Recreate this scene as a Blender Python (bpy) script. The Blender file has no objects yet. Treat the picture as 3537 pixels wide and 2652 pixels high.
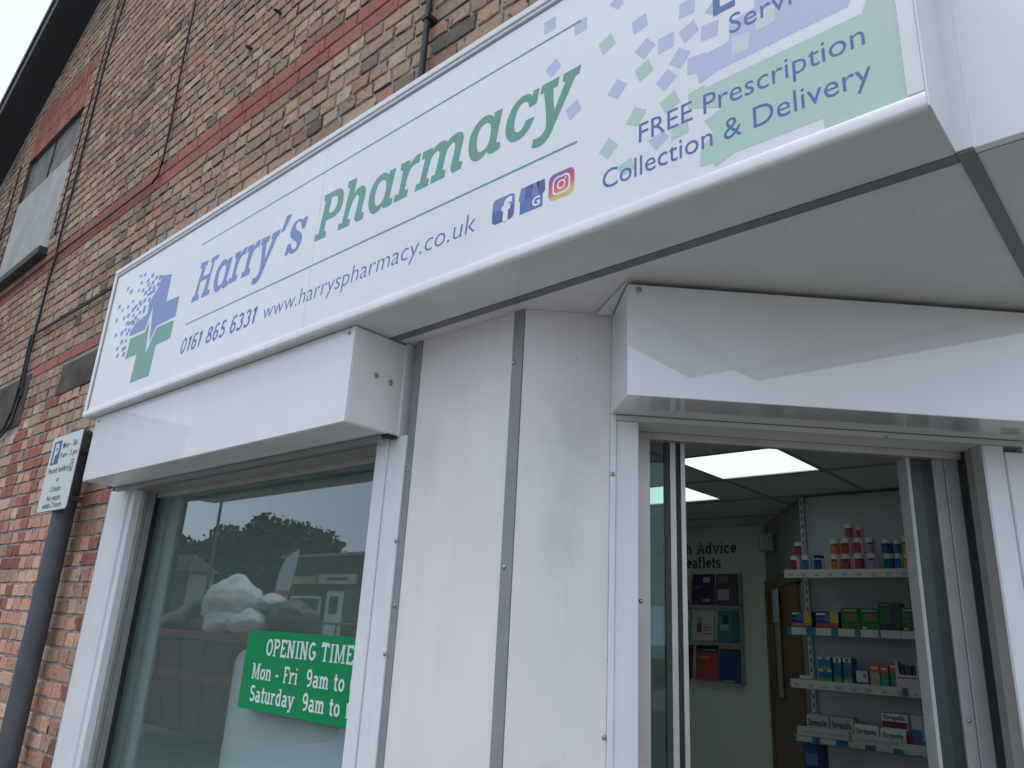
import bpy, bmesh, math, random
from mathutils import Matrix, Vector, noise
random.seed(11)
R_=math.radians
sc=bpy.context.scene
COL=sc.collection
# ------------------------------------------------------------------ camera
CAMROT=((0.745114,0.169879,0.644939),(0.664900,-0.264735,-0.698444),(0.052087,0.949240,-0.310211))
CAMLENS=26.9354

cd=bpy.data.cameras.new('camera'); cam=bpy.data.objects.new('camera',cd); COL.objects.link(cam)
cd.sensor_width=36; cd.lens=CAMLENS; cd.clip_start=.02; cd.clip_end=2000
m=Matrix(CAMROT).to_4x4(); m.translation=(0,-1.4635,1.62); cam.matrix_world=m
sc.camera=cam
# ------------------------------------------------------------------ sky and sun (overcast)
w=bpy.data.worlds.new('World'); sc.world=w; w.use_nodes=True
nt=w.node_tree; bg=nt.nodes['Background']
sky=nt.nodes.new('ShaderNodeTexSky'); sky.sky_type='NISHITA'; sky.sun_disc=False
SUN_EL,SUN_AZ=R_(74),R_(205)
sky.sun_elevation=SUN_EL; sky.sun_rotation=SUN_AZ
sky.air_density=1.0; sky.dust_density=8.0; sky.ozone_density=1.6
# a closed layer of pale cloud over the clear sky, a little uneven
cl_c=nt.nodes.new('ShaderNodeTexCoord'); cl_n=nt.nodes.new('ShaderNodeTexNoise'); cl_n.inputs['Scale'].default_value=2.2; cl_n.inputs['Detail'].default_value=6
nt.links.new(cl_c.outputs['Generated'],cl_n.inputs[0])
cl_r=nt.nodes.new('ShaderNodeMix'); cl_r.data_type='RGBA'; nt.links.new(cl_n.outputs[0],cl_r.inputs[0]); cl_r.inputs[6].default_value=(5.2,5.95,7.0,1); cl_r.inputs[7].default_value=(7.3,8.2,9.5,1)
cl_m=nt.nodes.new('ShaderNodeMix'); cl_m.data_type='RGBA'; cl_m.inputs[0].default_value=.88
nt.links.new(sky.outputs[0],cl_m.inputs[6]); nt.links.new(cl_r.outputs[2],cl_m.inputs[7]); nt.links.new(cl_m.outputs[2],bg.inputs[0]); bg.inputs[1].default_value=.12
sd=bpy.data.lights.new('sun','SUN'); sd.energy=.9; sd.angle=R_(28); sd.color=(1,.97,.93)
sun=bpy.data.objects.new('sun',sd); COL.objects.link(sun)
# sun_rotation is measured clockwise from +Y
sdir=Vector((math.sin(SUN_AZ)*math.cos(SUN_EL),math.cos(SUN_AZ)*math.cos(SUN_EL),math.sin(SUN_EL)))
sun.rotation_euler=sdir.to_track_quat('Z','Y').to_euler()
vs=sc.view_settings; sc.display_settings.display_device='sRGB'
vs.view_transform='Standard'; vs.look='None'; vs.gamma=1; vs.use_curve_mapping=False; vs.exposure=0.40

# ------------------------------------------------------------------ materials
MATS={}
def srgb(r,g,b):
    f=lambda c:(c/12.92 if c<=.04045 else ((c+.055)/1.055)**2.4)
    return (f(r/255),f(g/255),f(b/255))
def mat(name,col,rough=.5,metal=0,var=0,scale=6,bump=0,bscale=80,coat=0,coat_ior=1.5,spec=.5,emit=0,streak=None,speck=0,stretch=(1,1,1)):
    if name in MATS: return MATS[name]
    M=bpy.data.materials.new(name); M.use_nodes=True; n=M.node_tree; b=n.nodes['Principled BSDF']; L=n.links
    b.inputs['Base Color'].default_value=(*col,1); b.inputs['Roughness'].default_value=rough
    b.inputs['Metallic'].default_value=metal; b.inputs['Specular IOR Level'].default_value=spec
    if coat: b.inputs['Coat Weight'].default_value=coat; b.inputs['Coat IOR'].default_value=coat_ior; b.inputs['Coat Roughness'].default_value=.02
    if emit: b.inputs['Emission Color'].default_value=(*col,1); b.inputs['Emission Strength'].default_value=emit
    tc=None
    def coords():
        nonlocal tc
        if tc is None:
            tc=n.nodes.new('ShaderNodeTexCoord'); mp=n.nodes.new('ShaderNodeMapping'); mp.inputs['Scale'].default_value=stretch
            L.new(tc.outputs['Object'],mp.inputs[0]); tc=mp
        return tc.outputs[0]
    cur=None
    def mixin(fac_sock,c2):
        nonlocal cur
        mx=n.nodes.new('ShaderNodeMix'); mx.data_type='RGBA'
        if cur is None: mx.inputs[6].default_value=(*col,1)
        else: L.new(cur,mx.inputs[6])
        mx.inputs[7].default_value=(*c2,1); L.new(fac_sock,mx.inputs[0]); cur=mx.outputs[2]
    def ramp(sock,lo,hi,top=1):
        r=n.nodes.new('ShaderNodeMapRange'); r.inputs[1].default_value=lo; r.inputs[2].default_value=hi; r.inputs[4].default_value=top; L.new(sock,r.inputs[0]); return r.outputs[0]
    if var:
        nz=n.nodes.new('ShaderNodeTexNoise'); nz.inputs['Scale'].default_value=scale; nz.inputs['Detail'].default_value=6; L.new(coords(),nz.inputs[0])
        mixin(ramp(nz.outputs[0],.35,.7),tuple(c*(1-var) for c in col))
    if streak:   # grime in vertical runs: (amount, colour)
        t2=n.nodes.new('ShaderNodeTexCoord'); mp=n.nodes.new('ShaderNodeMapping'); mp.inputs['Scale'].default_value=(9,9,.8); L.new(t2.outputs['Object'],mp.inputs[0])
        nz=n.nodes.new('ShaderNodeTexNoise'); nz.inputs['Scale'].default_value=1.3; nz.inputs['Detail'].default_value=5; nz.inputs['Roughness'].default_value=.65; L.new(mp.outputs[0],nz.inputs[0])
        mixin(ramp(nz.outputs[0],.5,.78,streak[0]),streak[1])
        nz2=n.nodes.new('ShaderNodeTexNoise'); nz2.inputs['Scale'].default_value=2.2; nz2.inputs['Detail'].default_value=3; L.new(t2.outputs['Object'],nz2.inputs[0])
        mixin(ramp(nz2.outputs[0],.48,.7,streak[0]*.8),streak[1])
    if speck:
        vz=n.nodes.new('ShaderNodeTexNoise'); vz.inputs['Scale'].default_value=55; vz.inputs['Detail'].default_value=1.5; L.new(coords(),vz.inputs[0])
        mixin(ramp(vz.outputs[0],.76,.80,speck),(.12,.11,.1))
    if cur is not None: L.new(cur,b.inputs['Base Color'])
    if bump:
        nz=n.nodes.new('ShaderNodeTexNoise'); nz.inputs['Scale'].default_value=bscale; nz.inputs['Detail'].default_value=5; L.new(coords(),nz.inputs[0])
        bp=n.nodes.new('ShaderNodeBump'); bp.inputs['Strength'].default_value=bump; bp.inputs['Distance'].default_value=.004; L.new(nz.outputs[0],bp.inputs['Height']); L.new(bp.outputs[0],b.inputs['Normal'])
    MATS[name]=M; return M
def glass(name,tint,ior=1.7,haze=0,hazecol=(.3,.4,.4)):
    M=bpy.data.materials.new(name); M.use_nodes=True; n=M.node_tree; L=n.links
    n.nodes.remove(n.nodes['Principled BSDF']); out=n.nodes['Material Output']
    tr=n.nodes.new('ShaderNodeBsdfTransparent'); tr.inputs[0].default_value=(*tint,1)
    gl=n.nodes.new('ShaderNodeBsdfGlossy'); gl.inputs['Roughness'].default_value=.004; gl.inputs[0].default_value=(.9,1,1,1)
    fr=n.nodes.new('ShaderNodeFresnel')
    # the pane is a thin sheet: the same reflectance from both sides
    ge=n.nodes.new('ShaderNodeNewGeometry'); io=n.nodes.new('ShaderNodeMapRange'); io.inputs[3].default_value=ior; io.inputs[4].default_value=1/ior
    L.new(ge.outputs['Backfacing'],io.inputs[0]); L.new(io.outputs[0],fr.inputs[0])
    base=tr.outputs[0]
    if haze:
        df=n.nodes.new('ShaderNodeBsdfDiffuse'); df.inputs[0].default_value=(*hazecol,1)
        mx0=n.nodes.new('ShaderNodeMixShader'); mx0.inputs[0].default_value=haze; L.new(tr.outputs[0],mx0.inputs[1]); L.new(df.outputs[0],mx0.inputs[2]); base=mx0.outputs[0]
    mx=n.nodes.new('ShaderNodeMixShader'); L.new(fr.outputs[0],mx.inputs[0]); L.new(base,mx.inputs[1]); L.new(gl.outputs[0],mx.inputs[2]); L.new(mx.outputs[0],out.inputs[0])
    MATS[name]=M; return M

WHITE=mat('white_sign_panel',(.79,.81,.83),.45,var=.06,scale=2.2,coat=.35,coat_ior=1.5,streak=(.16,(.66,.675,.685)))
UPVC=mat('white_trim',(.77,.78,.79),.35,var=.06,scale=5,streak=(.22,(.56,.55,.53)),speck=.15)
BOXA=mat('white_coated_steel_box',(.75,.76,.77),.35,var=.05,scale=3,coat=.5,coat_ior=1.4,streak=(.2,(.60,.60,.59)),speck=.15)
BOXW=mat('white_coated_steel',(.73,.735,.74),.4,var=.06,scale=3,coat=1,coat_ior=1.9,streak=(.2,(.58,.575,.56)),speck=.2)
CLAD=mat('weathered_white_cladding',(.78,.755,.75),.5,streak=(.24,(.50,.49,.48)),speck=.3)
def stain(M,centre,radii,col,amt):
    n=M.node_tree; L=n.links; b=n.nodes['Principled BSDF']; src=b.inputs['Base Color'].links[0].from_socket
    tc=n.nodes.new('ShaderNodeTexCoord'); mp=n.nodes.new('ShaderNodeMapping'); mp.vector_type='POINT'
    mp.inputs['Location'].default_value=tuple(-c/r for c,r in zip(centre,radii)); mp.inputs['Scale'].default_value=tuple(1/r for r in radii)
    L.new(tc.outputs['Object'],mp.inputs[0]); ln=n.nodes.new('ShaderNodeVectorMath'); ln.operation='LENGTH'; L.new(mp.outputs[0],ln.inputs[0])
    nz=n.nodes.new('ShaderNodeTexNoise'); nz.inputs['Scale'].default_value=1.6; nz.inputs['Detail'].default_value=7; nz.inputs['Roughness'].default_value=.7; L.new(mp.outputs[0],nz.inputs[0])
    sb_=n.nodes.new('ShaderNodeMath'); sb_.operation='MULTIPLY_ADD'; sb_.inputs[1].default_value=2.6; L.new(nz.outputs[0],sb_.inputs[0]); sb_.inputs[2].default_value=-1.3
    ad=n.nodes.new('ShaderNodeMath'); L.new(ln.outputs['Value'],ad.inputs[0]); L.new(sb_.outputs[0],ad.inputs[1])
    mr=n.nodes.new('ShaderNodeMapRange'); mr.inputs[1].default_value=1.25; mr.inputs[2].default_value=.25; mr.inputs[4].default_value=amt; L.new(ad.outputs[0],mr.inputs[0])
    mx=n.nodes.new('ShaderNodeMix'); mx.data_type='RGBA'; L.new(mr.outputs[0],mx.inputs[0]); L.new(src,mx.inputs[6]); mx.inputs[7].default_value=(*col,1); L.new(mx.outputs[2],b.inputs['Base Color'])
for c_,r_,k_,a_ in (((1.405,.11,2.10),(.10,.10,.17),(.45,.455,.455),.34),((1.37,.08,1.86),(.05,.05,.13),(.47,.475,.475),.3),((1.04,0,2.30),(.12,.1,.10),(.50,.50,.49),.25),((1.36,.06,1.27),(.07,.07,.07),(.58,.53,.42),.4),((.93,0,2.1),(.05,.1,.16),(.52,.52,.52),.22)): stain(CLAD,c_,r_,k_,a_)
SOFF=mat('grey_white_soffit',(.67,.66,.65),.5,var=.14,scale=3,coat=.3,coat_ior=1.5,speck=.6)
JOINT=mat('dark_grey_joint_strip',(.16,.17,.18),.45,var=.2,scale=10)
ALU=mat('silver_aluminium',(.52,.50,.48),.35,metal=.35,var=.12,scale=14)
ALUD=mat('grey_aluminium',(.30,.30,.29),.4,metal=.3,var=.15,scale=12)
RUB=mat('black_rubber',(.012,.014,.018),.6)
DARK=mat('dark_recess',(.02,.02,.022),.8)
BOLT=mat('zinc_bolt',(.35,.35,.35),.35,metal=.8)
MORT=mat('mortar',(.40,.375,.35),.95,var=.3,scale=9,bump=.6,bscale=120)
LAM=mat('mauve_blue_print',srgb(98,126,184),.45,coat=.35)
LAD=mat('deep_blue_print',srgb(66,98,164),.45,coat=.35)
GRN=mat('green_print',srgb(86,148,127),.45,coat=.35)
GLASSW=glass('window_glass',(.85,.91,.91),1.85,haze=.07,hazecol=(.40,.50,.51))
GLASSD=glass('door_glass',(.72,.82,.80),1.45,haze=.03,hazecol=(.12,.2,.2))

# ------------------------------------------------------------------ mesh helpers
def wloc(o):
    v=Vector(o.location); p=o.parent
    while p: v+=Vector(p.location); p=p.parent
    return v
CB=math.cos(R_(45))
def ident(x,y,z): return (x,y,z)
def FB(s,o,z): return (-1.315+s*CB+o*CB, s*CB-o*CB, z)      # s along the chamfered wall, o outward
class MB:
    def __init__(s,f=ident): s.v=[];s.f=[];s.t=f;s.c=[]
    def add(s,vs,fs):
        n=len(s.v); s.v+= [s.t(*p) for p in vs]; s.f+=[tuple(n+i for i in f) for f in fs]; return s
    def box(s,x0,x1,y0,y1,z0,z1):
        return s.add([(x0,y0,z0),(x1,y0,z0),(x1,y1,z0),(x0,y1,z0),(x0,y0,z1),(x1,y0,z1),(x1,y1,z1),(x0,y1,z1)],
            [(0,3,2,1),(4,5,6,7),(0,1,5,4),(1,2,6,5),(2,3,7,6),(3,0,4,7)])
    def quad(s,*p): return s.add(p,[tuple(range(len(p)))])
    def prism(s,pts,axis,a,b):
        """polygon pts in the two other axes, extruded along axis from a to b"""
        n=len(pts)
        def mk(p,t): return (t,p[0],p[1]) if axis=='x' else ((p[0],t,p[1]) if axis=='y' else (p[0],p[1],t))
        vs=[mk(p,a) for p in pts]+[mk(p,b) for p in pts]
        return s.add(vs,[tuple(range(n))[::-1],tuple(range(n,2*n))]+[(i,(i+1)%n,n+(i+1)%n,n+i) for i in range(n)])
    def tube(s,pts,r,n=8,cap=True):
        pts=[Vector(p) for p in pts]; rs=r if isinstance(r,(list,tuple)) else [r]*len(pts)
        vs=[];fs=[]; up=Vector((.13,.21,.97))
        for i,p in enumerate(pts):
            t=(pts[min(i+1,len(pts)-1)]-pts[max(i-1,0)]).normalized()
            a=t.cross(up)
            if a.length<.05: a=t.cross(Vector((1,0,0)))
            a.normalize(); b=t.cross(a)
            for k in range(n):
                q=p+(a*math.cos(2*math.pi*k/n)+b*math.sin(2*math.pi*k/n))*rs[i]; vs.append(tuple(q))
        for i in range(len(pts)-1):
            for k in range(n): fs.append((i*n+k,i*n+(k+1)%n,(i+1)*n+(k+1)%n,(i+1)*n+k))
        if cap: fs+=[tuple(range(n))[::-1],tuple(range((len(pts)-1)*n,len(pts)*n))]
        return s.add(vs,fs)
    def lathe(s,prof,cx,cy,cz,n=20,a0=0,a1=2*math.pi):
        full=abs(a1-a0-2*math.pi)<1e-6; m=n if full else n+1; vs=[];fs=[]
        for r,z in prof:
            for k in range(m):
                a=a0+(a1-a0)*k/n; vs.append((cx+r*math.cos(a),cy+r*math.sin(a),cz+z))
        for i in range(len(prof)-1):
            for k in range(n):
                k2=(k+1)%m if full else k+1
                fs.append((i*m+k,i*m+k2,(i+1)*m+k2,(i+1)*m+k))
        return s.add(vs,fs)
    def build(s,name,material,parent=None,loc=None,bevel=0,smooth=False,seg=2,weld=False):
        o0=wloc(parent) if parent else Vector(loc or (0,0,0))
        me=bpy.data.meshes.new(name); me.from_pydata([tuple(Vector(v)-o0) for v in s.v],[],s.f)
        bm=bmesh.new(); bm.from_mesh(me)
        if weld: bmesh.ops.remove_doubles(bm,verts=bm.verts,dist=1e-5)
        bmesh.ops.recalc_face_normals(bm,faces=bm.faces)
        if bevel:
            es=[e for e in bm.edges if len(e.link_faces)==2 and e.calc_face_angle(0)>.5]
            bmesh.ops.bevel(bm,geom=es,offset=bevel,segments=seg,profile=.5,affect='EDGES',clamp_overlap=True)
        bm.to_mesh(me); bm.free()
        if smooth:
            for p in me.polygons: p.use_smooth=True
            try: me.set_sharp_from_angle(angle=R_(40))
            except Exception: pass
        me.materials.append(material)
        o=bpy.data.objects.new(name,me); COL.objects.link(o)
        if parent: o.parent=parent
        elif loc: o.location=loc
        return o
def tag(o,label=None,cat=None,group=None,kind=None):
    if label: o['label']=label
    if cat: o['category']=cat
    if group: o['group']=group
    if kind: o['kind']=kind
    return o
def thing(name,loc,label,cat,group=None):
    o=bpy.data.objects.new(name,None); COL.objects.link(o); o.location=loc; o.empty_display_size=.05
    return tag(o,label,cat,group)

# flat graphics: polygons in (u,v) laid on a plane by function P(u,v,d), d = height above the surface
def flat(name,polys,P,material,parent,d=.0012):
    """polys: list of glyphs, each a list of loops (first outer, rest holes); thin raised print"""
    verts=[];faces=[]
    for gi,loops in enumerate(polys):
        cu=bpy.data.curves.new('t','CURVE'); cu.dimensions='2D'; cu.fill_mode='BOTH'
        for lp in loops:
            sp=cu.splines.new('POLY'); sp.points.add(len(lp)-1); sp.use_cyclic_u=True
            for i,(x,z) in enumerate(lp): sp.points[i].co=(x,z,0,1)
        ob=bpy.data.objects.new('t',cu); COL.objects.link(ob); bpy.context.view_layer.update()
        me=bpy.data.meshes.new_from_object(ob.evaluated_get(bpy.context.evaluated_depsgraph_get()))
        n=len(verts); dd=d+.00004*(gi%9)
        verts+=[P(v.co.x,v.co.y,dd) for v in me.vertices]; faces+=[tuple(n+i for i in p.vertices) for p in me.polygons]
        bpy.data.objects.remove(ob); bpy.data.curves.remove(cu); bpy.data.meshes.remove(me)
    mb=MB(); mb.v=verts; mb.f=faces
    return mb.build(name,material,parent)
def smoothloop(lp,it=1,keep=50):
    """round the soft corners of a traced outline, keep the sharp ones"""
    for _ in range(it):
        out=[];n=len(lp)
        for i in range(n):
            p=Vector(lp[i]);a=Vector(lp[i-1]);b=Vector(lp[(i+1)%n])
            ang=math.degrees((p-a).angle(b-p,0))
            if ang>keep: out.append(tuple(p))
            else: out+= [tuple(p+(a-p)*.25),tuple(p+(b-p)*.25)]
        lp=out
    return lp
def textmesh(body,width=None,height=None,shear=0,bold=0,cap='H',space=1):
    """built-in font outline as flat mesh data: (verts2d, faces), scaled so that the string is `width` wide and `cap` is `height` tall"""
    def ev(t):
        cu=bpy.data.curves.new('t','FONT'); cu.body=t; cu.size=1; cu.offset=bold; cu.space_character=space; cu.resolution_u=3
        ob=bpy.data.objects.new('t',cu); COL.objects.link(ob); bpy.context.view_layer.update()
        me=bpy.data.meshes.new_from_object(ob.evaluated_get(bpy.context.evaluated_depsgraph_get()))
        v=[(p.co.x,p.co.y) for p in me.vertices]; f=[tuple(p.vertices) for p in me.polygons]
        bpy.data.objects.remove(ob); bpy.data.curves.remove(cu); bpy.data.meshes.remove(me); return v,f
    v,f=ev(body); hc=max(p[1] for p in ev(cap)[0]); sz=height/hc
    x0=min(p[0] for p in v); x1=max(p[0] for p in v)
    sx=(width/(x1-x0)) if width else sz
    return [((p[0]-x0)*sx+p[1]*sz*shear,p[1]*sz) for p in v],f
def text(name,body,u,v,P,material,parent,d=.0014,**k):
    V,F=textmesh(body,**k); mb=MB(); mb.v=[P(u+a,v+b,d) for a,b in V]; mb.f=F
    return mb.build(name,material,parent)
# condensed slab lettering built from pen strokes (unit cell: height 1)
def arc(cx,cy,rx,ry,a0,a1,n=9): return [(cx+rx*math.cos(R_(a0+(a1-a0)*i/n)),cy+ry*math.sin(R_(a0+(a1-a0)*i/n))) for i in range(n+1)]
SL={ 'O':(.5,[arc(.25,.5,.19,.44,90,450,16)]),'P':(.48,[[(.12,0),(.12,1)],[(.12,.94),(.25,.94)]+arc(.25,.73,.17,.21,90,-90)+[(.12,.52)]],[(.12,0,1),(.06,1,0)]),
 'E':(.46,[[(.12,0),(.12,1)],[(.05,.94),(.42,.94),(.42,.78)],[(.12,.52),(.32,.52)],[(.05,.06),(.43,.06),(.43,.24)]]),
 'N':(.56,[[(.12,0),(.12,1)],[(.12,1),(.44,0)],[(.44,0),(.44,1)]],[(.12,0,1),(.06,1,0),(.44,1,1)]),'I':(.28,[[(.14,0),(.14,1)]],[(.14,0,1),(.14,1,1)]),
 'G':(.52,[arc(.27,.5,.2,.44,50,330,14)+[(.44,.28),(.44,.42)],[(.28,.44),(.48,.44)]]),'T':(.5,[[(.25,0),(.25,1)],[(.03,.78),(.03,.94),(.47,.94),(.47,.78)]],[(.25,0,1)]),
 'M':(.68,[[(.11,0),(.11,1)],[(.13,1),(.33,.1),(.53,1)],[(.56,0),(.56,1)]],[(.11,0,1),(.56,0,1),(.07,1,0),(.6,1,0)]),
 'S':(.46,[arc(.23,.73,.16,.21,30,250,10)+arc(.23,.27,.17,.22,80,-150,12)]),
 'F':(.45,[[(.12,0),(.12,1)],[(.05,.94),(.42,.94),(.42,.76)],[(.12,.5),(.32,.5)]],[(.12,0,1)]),
 'H':(.58,[[(.12,0),(.12,1)],[(.46,0),(.46,1)],[(.12,.5),(.46,.5)]],[(.12,0,1),(.12,1,1),(.46,0,1),(.46,1,1)]),
 'A':(.58,[[(.08,0),(.29,1),(.5,0)],[(.17,.32),(.41,.32)]],[(.08,0,1),(.5,0,1)]),'L':(.45,[[(.12,0),(.12,1)],[(.05,.06),(.43,.06),(.43,.28)]],[(.12,1,1)]),
 'o':(.42,[arc(.21,.34,.15,.29,90,450,14)]),'n':(.46,[[(.1,0),(.1,.68)],[(.1,.45)]+arc(.23,.45,.13,.18,160,0,7)+[(.36,0)]],[(.1,0,1),(.36,0,1),(.06,.68,0)]),
 'r':(.36,[[(.1,0),(.1,.68)],[(.1,.42)]+arc(.26,.44,.15,.18,160,60,5)],[(.1,0,1),(.06,.68,0)]),'i':(.24,[[(.12,0),(.12,.68)],[(.12,.86),(.12,.98)]],[(.12,0,1),(.07,.68,0)]),
 'a':(.44,[arc(.2,.48,.13,.15,150,0,7)+[(.33,0)],arc(.2,.2,.13,.16,60,330,10)],[(.37,0,0)]),'m':(.66,[[(.1,0),(.1,.68)],[(.1,.45)]+arc(.21,.46,.11,.18,160,0,6)+[(.32,0)],[(.32,.45)]+arc(.44,.46,.11,.18,160,0,6)+[(.55,0)]],[(.1,0,1),(.32,0,1),(.55,0,1),(.06,.68,0)]),
 't':(.3,[[(.14,.92),(.14,.16)]+arc(.22,.16,.08,.12,180,320,4),[(.02,.64),(.28,.64)]]),'u':(.46,[[(.1,.68),(.1,.2)]+arc(.22,.2,.12,.17,180,360,6),[(.34,.68),(.34,0)]],[(.06,.68,0),(.3,.68,0),(.38,0,0)]),
 'd':(.46,[arc(.2,.34,.14,.3,60,300,12),[(.34,0),(.34,1)]],[(.29,1,0),(.39,0,0)]),'y':(.46,[[(.07,.68),(.23,.06)],[(.4,.68),(.2,-.2),(.06,-.22)]],[(.07,.68,1),(.4,.68,1)]),
 'h':(.48,[[(.1,0),(.1,1)],[(.1,.45)]+arc(.24,.46,.13,.18,160,0,7)+[(.37,0)]],[(.1,0,1),(.37,0,1),(.05,1,0)]),'l':(.24,[[(.12,0),(.12,1)]],[(.12,0,1),(.07,1,0)]),
 'v':(.46,[[(.07,.68),(.23,0),(.4,.68)]],[(.07,.68,1),(.4,.68,1)]),'c':(.4,[arc(.21,.34,.15,.29,50,310,12)]),'e':(.42,[[(.08,.36),(.35,.36)]+arc(.21,.36,.14,.27,0,315,12)]),
 'f':(.32,[[(.13,0),(.13,.8)]+arc(.23,.8,.1,.15,180,50,5),[(.02,.62),(.28,.62)]],[(.13,0,1)]),'s':(.38,[arc(.19,.5,.12,.13,30,250,8)+arc(.19,.2,.13,.15,80,-150,9)]),
 '9':(.46,[arc(.23,.7,.15,.25,0,360,12),[(.38,.7)]+arc(.2,.35,.18,.3,0,-110,7)]),'6':(.46,[arc(.23,.29,.15,.25,0,360,12),[(.08,.3)]+arc(.27,.6,.19,.34,180,60,7)]),'1':(.32,[[(.05,.82),(.16,.96),(.16,0)]],[(.16,0,1)]),'-':(.3,[[(.04,.36),(.26,.36)]]),' ':(.26,[]) }
def slab(name,body,u,v,width,height,P,material,parent,pen=.1,d=.0016,ink=1):
    adv=0; items=[]
    for ch in body:
        g=SL[ch]; items.append((adv,g)); adv+=g[0]+.04
    sx=width/adv; mb=MB(); k=0
    def stroke(pts,wd):
        nonlocal k
        P2=[Vector((u+x*sx,v+y*height)) for x,y in pts]; hw=wd*height/2
        L=[];Rr=[]
        for i,p in enumerate(P2):
            a=P2[max(i-1,0)];b=P2[min(i+1,len(P2)-1)]; t=(b-a).normalized() if (b-a).length else Vector((1,0)); nn=Vector((-t.y,t.x))
            e=1.0
            if 0<i<len(P2)-1:
                c=(p-a).normalized().dot(t); e=1/max(c,.55)
            L.append(p+nn*hw*e);Rr.append(p-nn*hw*e)
        dd=d+.00003*(k%7); k+=1
        for i in range(len(P2)-1):
            mb.quad(P(*L[i],dd),P(*Rr[i],dd),P(*Rr[i+1],dd),P(*L[i+1],dd))
    for x0,g in items:
        for st in g[1]: stroke([(x0+a,b) for a,b in st],pen)
        for sx_,sy_,full in (g[2] if len(g)>2 else []):
            l=.11; up=sy_>.3; yy=sy_-(.035 if up else -.035)
            stroke([(x0+sx_-l,yy),(x0+sx_+(l if full else l*.7),yy)],.075)
    return mb.build(name,material,parent)
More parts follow.
